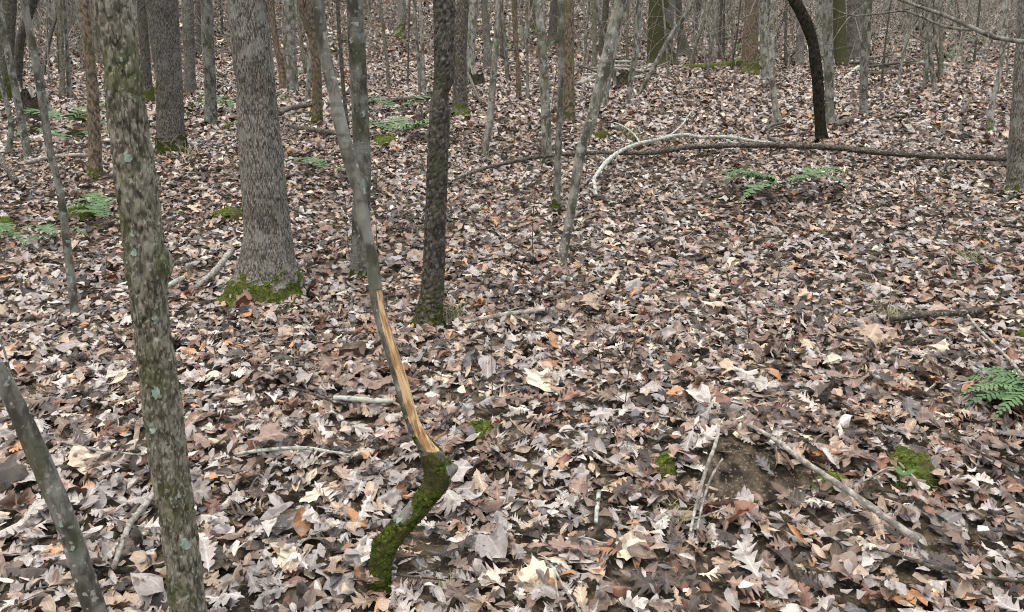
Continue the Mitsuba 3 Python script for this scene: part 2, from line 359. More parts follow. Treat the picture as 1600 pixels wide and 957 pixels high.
_tree_no = [0]
def trunk(key, pts, rad, style, res, moss=0.0, moss_side=None, scar=None, spots=(), shoots=0, cover=.30, even=False, bare=(), name='trunk', knots=(), black=False):
    """A stem with bark relief; the parts of its surface that are moss, lichen or bare wood become parts of their own, proud of or sunk below the bark.
    pts from the base up; res: metres between rows at each control point."""
    seed = 100 + 13 * _tree_no[0]; _tree_no[0] += 1
    P, R, u = curve(pts, rad, res)
    A, B = frames(P)
    sides = int(np.clip(2 * np.pi * np.median(R) / np.min(res), 7, 120))
    th = np.arange(sides) * 2 * np.pi / sides
    c = np.stack([np.cos(th), np.sin(th)], 1)
    D = c[None, :, :1] * A[:, None] + c[None, :, 1:] * B[:, None]
    r = R[:, None] * (1 + relief(style, c, u, R, seed))
    C = P[:, None] + D * R[:, None, None]
    for (kp, kr, kh) in knots:
        r = r + kh * np.exp(-np.sum((C - kp) ** 2, -1) / kr ** 2)
    label = np.zeros(r.shape, int)
    hgt = (C[..., 2] - terrain(pts[0][0], pts[0][1]))
    if moss or moss_side is not None:
        nz = meshkit.fbm(C * 9.0 / max(0.3, 6 * np.median(R)), 3, seed + 8)
        m = hgt < moss * (0.15 + 1.7 * (meshkit.fbm(C * 3.0 / max(0.25, 5 * np.median(R)), 3, seed + 9) - 0.15)) if moss else np.zeros(r.shape, bool)
        if moss_side is not None:
            d = np.asarray(moss_side[0], float); d /= np.linalg.norm(d)
            m |= ((D @ d) + 1.6 * (nz - 0.5) > moss_side[1]) & (hgt < moss_side[2])
        if even:
            m = hgt < moss + moss * ((2.6 if moss < .3 else .6) * (meshkit.fbm(C * 2.2 / max(np.median(R), .06), 4, seed + 9) - 0.45) + (0.9 if moss < .3 else .2) * (meshkit.noise(C * 60, seed + 3) - 0.5))
        for (bp, br) in bare:
            m &= np.linalg.norm(C - bp, axis=-1) > br * (0.5 + meshkit.fbm(C * 70, 3, seed + 2))
        m &= meshkit.fbm(C * 26.0 / max(0.4, 7 * np.median(R)), 3, seed + 6) > cover + 0.26 * np.clip(hgt / max(moss * 1.2, .05), 0, 1) * (moss_side is None)
        label[m] = 1
        r = r + m * (0.001 + (0.010 if even else 0.025) * R[:, None]) * (0.7 + 0.8 * meshkit.fbm(C * 55, 3, seed))
    if scar is not None:
        m = scar(C, D, hgt)
        label[m] = 2
        r = np.where(m, R[:, None] * (0.86 + 0.05 * (meshkit.noise(np.stack([C[..., 0] * 160, C[..., 1] * 160, C[..., 2] * 14], -1), 4) - 0.5)), r)
    for (sp0, sr) in spots:
        dist = np.linalg.norm((C - sp0) * [1, 1, 0.8], axis=-1)
        m = (dist < sr * (0.25 + 1.5 * meshkit.fbm(C * 110, 3, seed + 5))) & (label != 2)
        label[m] = 3
        r = r + m * 0.0025
    V = (P[:, None] + D * r[..., None]).reshape(-1, 3)
    q = quads(len(P), sides)
    lab = label.reshape(-1)[q].min(axis=1)
    k = {0: 0, 1: 200, 2: 300}[int(black)] + _tree_no[0]
    out = {}
    for code, nm, bs in ((0, name, 'black_bark' if black == 1 else STYLE[style]), (1, 'moss', 'moss_material'), (2, 'bare_wood', 'bare_wood'), (3, 'lichen', 'lichen_material')):
        f = q[lab == code]
        if len(f) < (1 if code == 0 else 6):
            continue
        v2, f2 = compact(V, f)
        if code == 3:                                # each lichen patch is a part of its own
            tm = trimesh.Trimesh(v2, f2, process=False)
            for comp in trimesh.graph.connected_components(tm.face_adjacency, nodes=np.arange(len(f2)), min_len=4):
                v3, f3 = compact(v2, f2[comp])
                shape(part(key, 'lichen'), v3, f3, bs, uv=k)
            continue
        if code == 1 and moss_side is not None: k = 500 + _tree_no[0]
        if code == 1 and shoots:
            v2, f2 = join([(v2, f2), blades(v2, f2, shoots, 0.0045 if shoots > 2500 else 0.014, seed)])
        shape(part(key, nm), v2, f2, bs, uv=k)
    return P, R

FR = F * 1024 / 1600
def stem_from_pixels(rows, sink=0.12, ext=3.0, lean=0.0, ext_dir=None, px=1.35):
    """rows: (x, y, width) in the photograph from the base up. Returns control points, radii, row spacings, in metres where the tree stands."""
    base = at(rows[0][0], rows[0][1])
    pts, rad, res = [], [], []
    for i, (x, y, w) in enumerate(rows):
        p = base.copy() if i == 0 else up_plane(base, x, y, lean)
        pts.append(p); rad.append(w * depth(p) / F / 2); res.append(px * depth(p) / FR)
    down = pts[0] - (pts[1] - pts[0]) / max(np.linalg.norm(pts[1] - pts[0]), 1e-6) * sink
    down[2] = min(down[2], pts[0][2] - sink * 0.7)
    pts.insert(0, down); rad.insert(0, rad[0] * 1.15); res.insert(0, res[0] * 2)
    if ext:
        d = pts[-1] - pts[-2]; d /= np.linalg.norm(d)
        d = d + np.array([0, 0, 0.6]); d /= np.linalg.norm(d)
        r0 = rad[-1]
        for k in (0.35, 1.0):
            pts.append(pts[-1 if k < 1 else -1] + d * ext * (k if k < 1 else 0.65)); rad.append(r0 * (1 - 0.35 * k)); res.append(res[-1] * (4 if k < 1 else 1.5))
    return base, pts, rad, res

def tree(kind, style, label, rows, cat='tree', group=None, ext=3.0, flare=0.12, lean=0.0, sink=0.12, px=1.35, **kw):
    key = numbered(kind)
    if flare:
        x, y, w = rows[0]
        rows = [(x, y, w * (1 + flare)), (x + (rows[1][0] - x) * 0.12, y + (rows[1][1] - y) * 0.12, w * (1 + flare * 0.3))] + list(rows[1:])
    base, pts, rad, res = stem_from_pixels(rows, ext=ext, lean=lean, sink=sink, px=px)
    spots = [(up_plane(base, a, b), s * np.linalg.norm(base) / F) for a, b, s in kw.pop('spots', ())]
    spots = [(p - np.array([p[0], p[1], 0]) / np.linalg.norm(p[:2]) * np.median(rad) * 0.9, s) for p, s in spots]
    knots = [(up_plane(base, a, b), s, h) for a, b, s, h in kw.pop('knots', ())]
    bare = [(up_plane(base, a, b), s) for a, b, s in kw.pop('bare', ())]
    scar = kw.pop('scar', None)
    trunk(key, pts, rad, style, res, spots=spots, knots=knots, bare=bare, scar=(scar(base) if scar else None), **kw)
    say(key, label, cat, group)
    return key, base, pts, rad

def branch(key, rows, base, style='grey_bark', name='branch', tone_=3, rough=0.12, toward=0.0, sides=7):
    pts = [up_plane(base, x, y) for x, y, w in rows]
    rad = [w * depth(p) / F / 2 for p, (x, y, w) in zip(pts, rows)]
    if toward:
        n = np.array([base[0], base[1], 0]); n /= np.linalg.norm(n)
        pts = [p - n * toward * i / len(pts) for i, p in enumerate(pts)]
    v, f = tube(pts, rad, sides, max(0.01, 3 * depth(base) / FR), rough, seed=len(scene))
    shape(part(key, name), v, f, style, uv=tone_)

# ------------------------------------------------------------------ ground
def ground_sheets():
    xs = np.unique(np.concatenate([np.linspace(-400, -40, 25), np.linspace(-40, -5, 60), np.linspace(-5, 5, 200), np.linspace(5, 40, 60), np.linspace(40, 400, 25)]))
    ya = np.unique(np.concatenate([np.linspace(-60, 0.5, 20), np.linspace(0.5, 5, 130), np.linspace(5, 44, 90)]))
    yb = np.concatenate([np.linspace(44, 100, 24), np.linspace(105, 700, 16)])
    for key, ys, m, rough in (('ground', ya, 'soil_material', 1), ('hillside', yb, 'far_litter_material', 0)):
        X, Y = np.meshgrid(xs, ys)
        Z = terrain(X, Y)
        if rough:
            q = np.stack([X, Y, 0 * X], -1)
            fade = np.clip((43.9 - Y) / 4, 0, 1)
            Z = Z + fade * (0.02 * (meshkit.fbm(q * 9, 3, 21) - 0.6) + 0.018 * (meshkit.fbm(q * 34, 3, 22) - 0.5))
        n, k = X.shape
        i, j = np.meshgrid(np.arange(n - 1), np.arange(k - 1), indexing='ij')
        a = i * k + j
        f = np.vstack([np.stack([a, a + 1, a + k + 1], -1).reshape(-1, 3), np.stack([a, a + k + 1, a + k], -1).reshape(-1, 3)])
        shape(key, np.stack([X, Y, Z], -1).reshape(-1, 3), f, m, uv=0)
    say('ground', 'woodland floor of dark soil buried under fallen leaves', None, kind='structure')
    say('hillside', 'leaf covered slope rising behind the trees', None, kind='structure')
ground_sheets()

# ------------------------------------------------------------------ leaves
def strip(rows, cols):
    """A leaf as rows of vertices across the midrib. rows: (t, half width left, half width right, forward shift of the edge)."""
    v, uv = [], []
    for t, wl, wr, s in rows:
        for c in cols:
            w = wl if c < 0 else wr
            v.append((c * w, t + s * abs(c), 0)); uv.append((0.5 + 0.42 * c, t))
    v = np.array(v, float); uv = np.array(uv, float)
    return v, quads(len(rows), len(cols), closed=False), uv

def outline(left, right, mid):
    """A leaf from two edge chains, each (attach t, half width, t), and the midrib's t values, joined by strips of triangles."""
    v = [(0, m, 0) for m in mid]; f = []
    for sgn, chain in ((-1, left), (1, right)):
        o = len(v)
        v += [(sgn * w, t, 0) for _, w, t in chain]
        i = j = 0
        while i < len(mid) - 1 or j < len(chain) - 1:
            step_mid = j == len(chain) - 1 or (i < len(mid) - 1 and mid[i + 1] < chain[j + 1][0])
            tri = [i, o + j, i + 1] if step_mid else [i, o + j, o + j + 1]
            f.append(tri if sgn < 0 else tri[::-1])
            if step_mid: i += 1
            else: j += 1
    v = np.array(v, float)
    uv = np.stack([0.5 + np.clip(v[:, 0] * 1.05, -.44, .44), np.clip(v[:, 1], 0, 1)], 1)
    return v, np.array(f), uv

def oak(g, pointed):
    def side():
        c = [(0, .012, 0), (.10, .02, .10)]
        edges = [.10, .30, .48, .66, .82, .95]
        for i in range(5):
            t0, t1 = edges[i], edges[i + 1]; d = t1 - t0
            w = [.17, .30, .37, .31, .18][i] * g.uniform(.75, 1.15); ws = [.03, .07, .09, .10, .08, .05][i + 1]
            if pointed:
                sh = [.05, .10, .13, .10, .05][i]
                c += [(t0 + .35 * d, w * .62, t0 + .25 * d + sh * .5), (t0 + .5 * d, w * 1.12, t0 + .5 * d + sh * 1.2), (t0 + .75 * d, w * .58, t0 + .7 * d + sh * .6), (t1, ws, t1)]
            else:
                sh = [.02, .05, .07, .06, .03][i]
                c += [(t0 + .25 * d, w * .78, t0 + .18 * d + sh * .6), (t0 + .55 * d, w, t0 + .5 * d + sh), (t0 + .8 * d, w * .72, t0 + .85 * d + sh), (t1, ws, t1)]
        return c + [(1.0, .01, 1.02)]
    return outline(side(), side(), [0, .12, .3, .48, .66, .82, 1.0])

def oval(g, slim=1.0):
    t = np.array([0, .1, .25, .45, .65, .82, 1.0]); w = np.array([.02, .14, .26, .31, .26, .15, .01]) * slim
    return strip([(a, b * g.uniform(.92, 1.08), b * g.uniform(.92, 1.08), 0) for a, b in zip(t, w)], (-1, -.5, 0, .5, 1))

def broad(g):
    ang = np.radians([-80, -62, -48, -30, -15, 0, 18, 30, 42, 58, 72, 90])
    r = np.array([.30, .46, .44, .52, .44, .46, .58, .50, .44, .46, .46, .56])
    a = np.concatenate([ang, (np.pi - ang)[::-1][1:]])
    rr = np.concatenate([r, r[::-1][1:]]) * g.uniform(.85, 1.12, 2 * len(r) - 1)
    o = np.stack([np.cos(a) * rr, 0.4 + np.sin(a) * rr, 0 * a], 1)
    inner = np.stack([np.cos(a) * rr * .5, 0.4 + np.sin(a) * rr * .5, 0 * a], 1)[::2]
    v = np.vstack([[[0, 0.3, 0]], o])
    n = len(o); j = np.arange(n)
    f = np.stack([j * 0, 1 + j, 1 + (j + 1) % n], 1)
    uv = np.stack([0.5 + np.clip(v[:, 0] * 0.7, -.42, .42), np.clip(v[:, 1], 0, 1)], 1)
    return v, f, uv

def simple(n_rows, lobed, g):
    if lobed:
        w = {5: [.02, .28, .10, .36, .03], 4: [.05, .36, .18, .04]}[n_rows]
    else:
        w = {5: [.02, .22, .30, .22, .02], 4: [.04, .30, .24, .03], 3: [.12, .34, .08]}[n_rows]
    t = np.linspace(0, 1, n_rows)
    return strip([(a, b * g.uniform(.7, 1.25), b * g.uniform(.7, 1.25), .07 if lobed else 0) for a, b in zip(t, w)], (-1, 0, 1))

def bent(tv, n, size, g, crumple=1.0, place=None):
    """n copies (n, verts, 3) of the template, each bent, tilted and turned in its own way, about the origin; z up."""
    x = tv[None, :, 0] * size[:, None]; y = (tv[None, :, 1] - 0.5) * size[:, None]
    sgn = np.where(g.random(n) < 0.6, 1, -1)
    kc = (np.abs(g.normal(0, 12, n)) * crumple * sgn)[:, None] + 1e-3
    roll = g.random(n) < 0.22
    kc[roll] *= 3.0
    kc = np.clip(kc, -2.3 / (0.33 * size[:, None]), 2.3 / (0.33 * size[:, None]))
    kl = (g.normal(0, 6.5, n) * crumple)[:, None] + 1e-3
    fold = (np.abs(g.normal(0, .28, n)) * sgn)[:, None]
    x1 = np.sin(kc * x) / kc
    z1 = (1 - np.cos(kc * x)) / kc + fold * np.abs(x1)
    tw = (g.normal(0, 5.0, n))[:, None] * y * crumple
    x2, z2 = x1 * np.cos(tw) - z1 * np.sin(tw), x1 * np.sin(tw) + z1 * np.cos(tw)
    ph = kl * y
    y2 = (1 / kl - z2) * np.sin(ph)
    z3 = 1 / kl - (1 / kl - z2) * np.cos(ph)
    for amp, kf in ((.05, 6.0), (.03, 12.0)):
        th = g.uniform(0, 2 * np.pi, (3, n))
        z3 = z3 + size[:, None] * amp * crumple * np.sin(kf / size[:, None] * (x * np.cos(th[0])[:, None] + y * np.sin(th[0])[:, None]) + th[1][:, None])
    z3 = z3 + size[:, None] * 0.015 * g.normal(0, 1, x.shape)
    x2 = x2 * g.uniform(.55, 1.15, n)[:, None]                    # some slim, some broad
    v = np.stack([x2, y2, z3], -1)
    yaw = g.uniform(0, 2 * np.pi, n); tilt = g.normal(0, 0.20, n); rol = g.normal(0, 0.20, n)
    steep = g.random(n) < 0.12
    tilt[steep] = g.uniform(-1.0, 1.0, steep.sum())
    def rot(v, ang, i, j):
        c, s = np.cos(ang)[:, None], np.sin(ang)[:, None]
        a, b = v[..., i].copy(), v[..., j].copy()
        v[..., i], v[..., j] = c * a - s * b, s * a + c * b
    rot(v, rol, 0, 2); rot(v, tilt, 1, 2); rot(v, yaw, 0, 1)
    return v

HALF = math.radians(FOV / 2 + 7)
def fan(n, r0, r1, g):
    r = np.sqrt(g.uniform(r0 * r0, r1 * r1, n)); a = g.uniform(-HALF, HALF, n)
    return r * np.sin(a), r * np.cos(a)

BARE = [(at(1160, 765)[:2], 0.21, 0.11)]
def keep(x, y, g):
    ok = np.ones(len(x), bool)
    for c, a, b in BARE:
        ok &= ((x - c[0]) / a) ** 2 + ((y - c[1]) / b) ** 2 > g.uniform(0.5, 1.3, len(x))
    return ok

_leaf_id = [0]
def scatter(templates, shares, n, r0, r1, sizes, zmax, g, crumple=1.0):
    """-> list of (template index, vertices (m, V, 3), ids (m,), z offsets)."""
    out = []
    x, y = fan(n, r0, r1, g)
    ok = keep(x, y, g); x, y = x[ok], y[ok]
    which = g.choice(len(templates), len(x), p=np.array(shares) / sum(shares))
    for i, (tv, tf, tuv) in enumerate(templates):
        m = which == i
        k = int(m.sum())
        if not k: continue
        lo, hi = sizes[i]
        v = bent(tv, k, g.uniform(lo, hi, k), g, crumple)
        zo = g.uniform(0.004, zmax, k)
        low = v[..., 2].min(axis=1)
        v[..., 2] -= np.minimum(0, low)[:, None] * 0.55
        v[..., 0] += x[m][:, None]; v[..., 1] += y[m][:, None]
        v[..., 2] += terrain(x[m], y[m])[:, None] + zo[:, None] + (v[..., 1] - y[m][:, None]) * SLOPE
        share = np.array([c for _, c in PALETTE])
        drift = meshkit.fbm(np.stack([x[m] * 1.3, y[m] * 1.3, 0 * x[m]], -1), 3, 77)
        w = share[None, :] * np.exp((drift[:, None] - 0.5) * 1.3 * DRIFT[None, :])      # leaves of a kind lie together in drifts
        w = np.cumsum(w / w.sum(1, keepdims=True), axis=1)
        ids = (g.random(k)[:, None] > w).sum(1).clip(0, len(share) - 1) + 16 * g.integers(0, 250, k)
        out.append((i, v, ids, zo))
    return out

def merged(chunks, templates, skip=None):
    vs, fs, us, n = [], [], [], 0
    for ci, (i, v, ids, zo) in enumerate(chunks):
        tv, tf, tuv = templates[i]
        if skip is not None:
            m = ~skip[ci]; v, ids = v[m], ids[m]
        k, V = v.shape[:2]
        vs.append(v.reshape(-1, 3)); fs.append((tf[None] + (np.arange(k) * V)[:, None, None] + n).reshape(-1, 3)); n += k * V
        u = np.tile(tuv, (k, 1, 1)); u[..., 0] += ids[:, None]; us.append(u.reshape(-1, 2))
    return np.vstack(vs), np.vstack(fs), np.vstack(us)

def leaf_litter():
    g = np.random.default_rng(11)
    full = [oak(g, False), oak(g, False), oak(g, True), oak(g, True), broad(g), broad(g), oval(g), oval(g, .8), oval(g, .5)]
    names = ['oak_leaf'] * 4 + ['lobed_leaf'] * 2 + ['oval_leaf'] * 3
    near = scatter(full, [2.4, 2.4, 2, 2, .6, .6, 2.4, 2.4, 2.2], 8600, 1.2, 4.6, [(.052, .115)] * 4 + [(.05, .105)] * 2 + [(.04, .095)] * 3, 0.042, g, .95)
    big = scatter(full, [1.3, 1.3, 1.3, 1.3, 1, 1, 1, 1, .6], 520, 1.4, 6.5, [(.11, .145)] * 4 + [(.11, .145)] * 2 + [(.09, .13)] * 3, 0.075, g)
    near = near + big
    # the leaves that show largest are parts of their own; the rest is one mass
    cand = []
    for ci, (i, v, ids, zo) in enumerate(near):
        px, py = project(v.reshape(-1, 3)); px = px.reshape(v.shape[:2]); py = py.reshape(v.shape[:2])
        inside = (px.mean(1) > 5) & (px.mean(1) < W - 5) & (py.mean(1) > 0) & (py.mean(1) < H_ - 4)
        area = np.ptp(px, axis=1) * np.ptp(py, axis=1) * inside * (zo > 0.027)
        cand += [(a, names[i], ci, j) for j, a in enumerate(area) if a > 0]
    cand.sort(reverse=True)
    limit = {'oak_leaf': 280, 'lobed_leaf': 120, 'oval_leaf': 160}
    skip = [np.zeros(len(v), bool) for _, v, _, _ in near]
    for a, nm, ci, j in cand:
        if limit[nm] <= 0: continue
        limit[nm] -= 1
        skip[ci][j] = True
        i, v, ids, zo = near[ci]
        tv, tf, tuv = full[i]
        u = tuv.copy(); u[:, 0] += ids[j]
        vv = v[j].copy(); vv[:, 2] += 0.008
        shape(part('ground', nm), vv, tf, 'leaf_material', uv=u)
    bits = []
    bits.append(merged(near, full, skip))
    bit_t = [simple(3, False, g), simple(3, False, g)]
    bits.append(merged(scatter(bit_t, [1, 1], 7000, 1.2, 5.2, [(.018, .05)] * 2, 0.075, g, 1.6), bit_t))
    mid_t = [simple(5, True, g), simple(5, True, g), simple(5, False, g), broad(g), simple(5, True, g)]
    mid = scatter(mid_t, [2.3, 2.3, 5, .7, 2.3], 30000, 4.5, 10.5, [(.045, .105)] * 3 + [(.045, .095), (.04, .095)], 0.05, g, 1.05)
    bits.append(merged(mid, mid_t))
    far_t = [simple(4, True, g), simple(3, False, g), simple(4, True, g), simple(3, False, g)]
    edge_t = [simple(3, False, g), simple(3, False, g)]
    far = scatter(far_t, [1, 1, 1, 1], 48000, 10.4, 22, [(.07, .14)] * 4, 0.055, g, 1.1)
    bits.append(merged(far, far_t))
    edge = scatter(edge_t, [1, 1], 42000, 21.8, 44, [(.13, .24)] * 2, 0.08, g, 1.3)
    bits.append(merged(edge, edge_t))
    n, vs, fs, us = 0, [], [], []
    for v, f, u in bits:
        vs.append(v); fs.append(f + n); us.append(u); n += len(v)
    shape('ground__leaf_litter', np.vstack(vs), np.vstack(fs), 'leaf_material', uv=np.vstack(us))
    say('ground__leaf_litter', 'mass of fallen brown and grey leaves covering the woodland floor', None, kind='stuff')
    return full
FULL = leaf_litter()

def single_leaf(name, label, tmpl, x, y, size, yaw, tone_, tilt=0.12, curl=3.0, lift=0.05, roll=0.0):
    tv, tf, tuv = tmpl
    g = np.random.default_rng(int(x * 7 + y))
    p = at(x, y)
    X, Y = tv[:, 0] * size, (tv[:, 1] - .5) * size
    Z = curl * (X ** 2 * 1.5 + Y ** 2) + g.normal(0, size * .02, len(X)) * (np.abs(tv[:, 0]) > .05)
    v = np.stack([X, Y, Z], 1)
    R = trimesh.transformations.euler_matrix(tilt, roll, math.radians(yaw), 'sxyz')[:3, :3]
    v = v @ R.T + p + [0, 0, lift]
    v[:, 2] += (v[:, 1] - p[1]) * SLOPE
    u = tuv.copy(); u[:, 0] += PAL_FIXED[tone_] + 16 * (int(x) % 97)
    key = part('ground', name)
    shape(key, v, tf, 'leaf_material', uv=u)
    if label: say(key, label)

single_leaf('oval_leaf', 'smooth cream oval leaf lying flat left of the mossy sapling base', FULL[6], 447, 886, .105, 80, 'cream', .35, 1.5)
single_leaf('lobed_leaf', 'large cream lobed leaf lying right of the scarred sapling', FULL[4], 842, 612, .17, 60, 'cream', .35, 1.5)
single_leaf('lobed_leaf', 'broad cream leaf between the two leaning trunks at the left', FULL[5], 140, 735, .17, 70, 'cream', .4, 1.0)
single_leaf('oval_leaf', 'upright orange brown leaf left of the mossy sapling base', FULL[6], 473, 838, .09, 10, 'orange', 1.1, 2.0)
single_leaf('oval_leaf', 'orange brown leaf with wavy edge lying on its side', FULL[7], 555, 832, .105, 85, 'orange', .7, 3.0)
single_leaf('oval_leaf', 'yellow orange leaf standing up below the long grey stick', FULL[6], 1243, 858, .085, 70, 'orange', .7, 2.0)
single_leaf('lobed_leaf', 'squarish pale leaf near the bottom of the slope', FULL[5], 986, 876, .095, 0, 'cream', .6, 0.6)
single_leaf('oak_leaf', 'pale deeply lobed oak leaf beside the bare soil', FULL[2], 1100, 706, .13, -60, 'pale', .5, 1.0)
single_leaf('lobed_leaf', 'crumpled cream leaf at the bottom beside two thin twigs', FULL[4], 838, 925, .11, 15, 'cream', .7, 2.0)
single_leaf('oval_leaf', 'orange brown leaf lying in the middle of the floor', FULL[6], 866, 548, .10, 30, 'orange', .6, 2.0)
single_leaf('oak_leaf', 'pale oak leaf by the lower edge beside the long grey stick', FULL[3], 1170, 905, .14, 20, 'pale', .4, 1.0)
single_leaf('oak_leaf', 'rusty oak leaf touching the foot of the mossy sapling', FULL[3], 585, 935, .12, 160, 'russet', .5, 2.0)
single_leaf('lobed_leaf', 'large tan leaf propped on the litter below the dark log', FULL[5], 1360, 540, .17, -50, 'tan', .6, 1.0)
single_leaf('lobed_leaf', 'large orange tan leaf lying on the slope right of centre', FULL[4], 1248, 420, .20, 120, 'tan', .6, 1.0)
single_leaf('oval_leaf', 'large dark brown leaf lying under the fern at the right edge', FULL[6], 1545, 568, .16, 80, 'brown', .7, 1.0)
single_leaf('lobed_leaf', 'fan shaped brown leaf standing below the bare soil', FULL[5], 1133, 812, .11, 180, 'dusty', .9, 1.0)

for i, (x, y, sz, yw, tn, tm) in enumerate(((1195, 742, .09, 40, 'slate', 2), (1110, 775, .07, 120, 'tan', 7), (1150, 800, .09, 200, 'dusty', 2), (1218, 778, .08, 70, 'brown', 6), (1172, 790, .06, 10, 'grey', 8), (1130, 745, .05, 80, 'dark', 7))):
    single_leaf(['oak_leaf', 'oval_leaf'][tm > 5], None, FULL[tm], x, y, sz, yw, tn, .5, 2.0, .03)

# ------------------------------------------------------------------ the trees one can tell apart, measured from the photograph: (x, y, width) from the base up
tree('tree', 'olive', 'nearest trunk, olive grey furrowed bark with mint green lichen patches and a knot', [(300, 1015, 62), (294, 957, 55), (281, 840, 55), (264, 720, 57), (249, 600, 56), (234, 480, 56), (229, 412, 62), (222, 360, 61), (207, 240, 62), (192, 120, 60), (174, 0, 54)],
     ext=2.5, spots=[(243, 607, 8), (234, 662, 8), (289, 838, 8), (146, 8, 7), (242, 494, 5), (206, 390, 5), (206, 362, 4), (200, 245, 6), (279, 765, 4), (191, 112, 3), (190, 95, 3)],
     knots=[(262, 412, .03, .016), (225, 418, .035, .010), (228, 435, .03, -.010), (165, 95, .04, -.008), (205, 215, .03, -.008), (262, 640, .05, .004)])
tree('sapling', 'grey', 'grey sapling trunk leaning out of the lower left corner', [(170, 1005, 32), (149, 957, 31), (111, 837, 31), (63, 720, 31), (8, 600, 27), (-70, 470, 26)], ext=2.0, spots=[(97, 815, 4), (113, 850, 4)])
tree('sapling', 'grey', 'thin straight grey sapling at the left, leaning left above fern fronds', [(118, 502, 14), (116, 480, 13), (102, 360, 12), (94, 300, 11), (79, 240, 11), (60, 120, 12), (37, 0, 11)], ext=2.5)
tree('sapling', 'grey', 'thin grey sapling leaning out at the left edge before the dark stump', [(45, 252, 12), (43, 240, 12), (20, 120, 11), (4, 40, 10), (-8, -20, 10)])
tree('sapling', 'grey', 'very thin speckled sapling at the left edge', [(12, 245, 9), (17, 195, 8), (2, 130, 7), (-12, 70, 7)])
tree('tree', 'dark', 'dark trunk at the far left edge, left stem of a close pair', [(6, 160, 24), (8, 120, 22), (12, 50, 22), (14, 0, 22)], moss=.5, flare=.1)
tree('tree', 'dark', 'dark trunk at the left edge, right stem of a close pair', [(26, 155, 16), (29, 100, 13), (31, 70, 13), (44, 25, 14), (52, 0, 15)])
tree('tree', 'brown', 'slender tree with flaky red brown bark left of the nearest trunk', [(149, 280, 22), (149, 250, 20), (147, 200, 19), (143, 120, 17), (137, 60, 15), (131, 0, 14)], moss=.18)
tree('tree', 'fibre', 'stout grey brown tree with fine shaggy bark right behind the nearest trunk', [(270, 241, 54), (268, 222, 45), (265, 150, 40), (264, 120, 40), (258, 60, 44), (253, 0, 48)], black=2, moss=.28, shoots=1500, ext=5)
tree('tree', 'fibre', 'narrow dark grey trunk right behind the stout shaggy one', [(298, 148, 20), (297, 120, 17), (295, 60, 18), (293, 0, 18)], ext=5)
tree('tree', 'dark', 'thin dark trunk between two grey trunks at upper left', [(311, 86, 10), (310, 40, 9), (309, 0, 8)], ext=5)
tree('tree', 'grey', 'pale grey lichen flecked trunk left of the widest tree', [(330, 199, 21), (329, 150, 18), (326, 80, 18), (323, 0, 18)], ext=5, black=2)
tree('tree', 'dark', 'dark trunk half hidden behind the nearest trunk on its right', [(232, 163, 20), (229, 120, 16), (225, 60, 15), (221, 0, 15)], moss=.5)
tree('sapling', 'grey', 'thin pale stem leaning beside the nearest trunk', [(239, 152, 7), (231, 110, 6), (222, 75, 6), (207, 0, 6)])
tree('sapling', 'olive', 'slim olive sapling at upper left with upright stem', [(98, 158, 10), (97, 100, 8), (94, 50, 8), (92, 0, 8)])
tree('sapling', 'grey', 'short grey stem beside the slim olive sapling', [(109, 157, 9), (107, 110, 7), (104, 60, 5), (100, 0, 4)])
tree('sapling', 'dark', 'dark leaning sapling at upper left', [(66, 122, 7), (72, 90, 6), (80, 55, 5), (90, 20, 4), (100, -20, 4)])
k, b_, _, _ = tree('tree', 'fibre', 'widest trunk, grey with fine shaggy bark and green moss round its flared foot', [(418, 466, 136), (418, 450, 120), (419, 435, 104), (418, 418, 91), (418, 390, 80), (418, 360, 72), (413, 300, 68), (408, 240, 66), (397, 120, 61), (388, 0, 62)],
     moss=.13, even=True, cover=.12, shoots=6000, ext=6, spots=[(397, 99, 5), (379, 38, 4)], knots=[(412, 190, .05, -.02), (377, 130, .06, -.02)])
tree('tree', 'brown', 'thin olive brown tree leaning left just behind the widest trunk', [(443, 144, 14), (440, 110, 10), (430, 60, 9), (424, 0, 8)])
tree('tree', 'grey', 'straight grey trunk with dark flecks right of the widest tree', [(456, 143, 22), (455, 110, 19), (452, 60, 19), (451, 0, 19)], ext=5)
k, b_, pts, _ = tree('tree', 'brown', 'mossy brown forked tree left of the crooked sapling', [(495, 196, 19), (496, 170, 16), (494, 100, 15), (489, 60, 14), (484, 30, 15), (484, 0, 15)], moss=.25)
branch(k, [(488, 62, 9), (479, 40, 11), (471, 10, 11), (468, -8, 11), (464, -60, 9)], b_, 'brown_bark', tone_=5)
tree('sapling', 'olive', 'short olive stem behind the forked brown tree', [(480, 118, 8), (474, 90, 7), (470, 60, 6), (467, 20, 6), (464, -20, 6)])
tree('sapling', 'grey', 'bent grey stem left of the forked brown tree', [(480, 164, 10), (482, 130, 8), (484, 95, 8), (482, 40, 6), (476, 0, 5)])

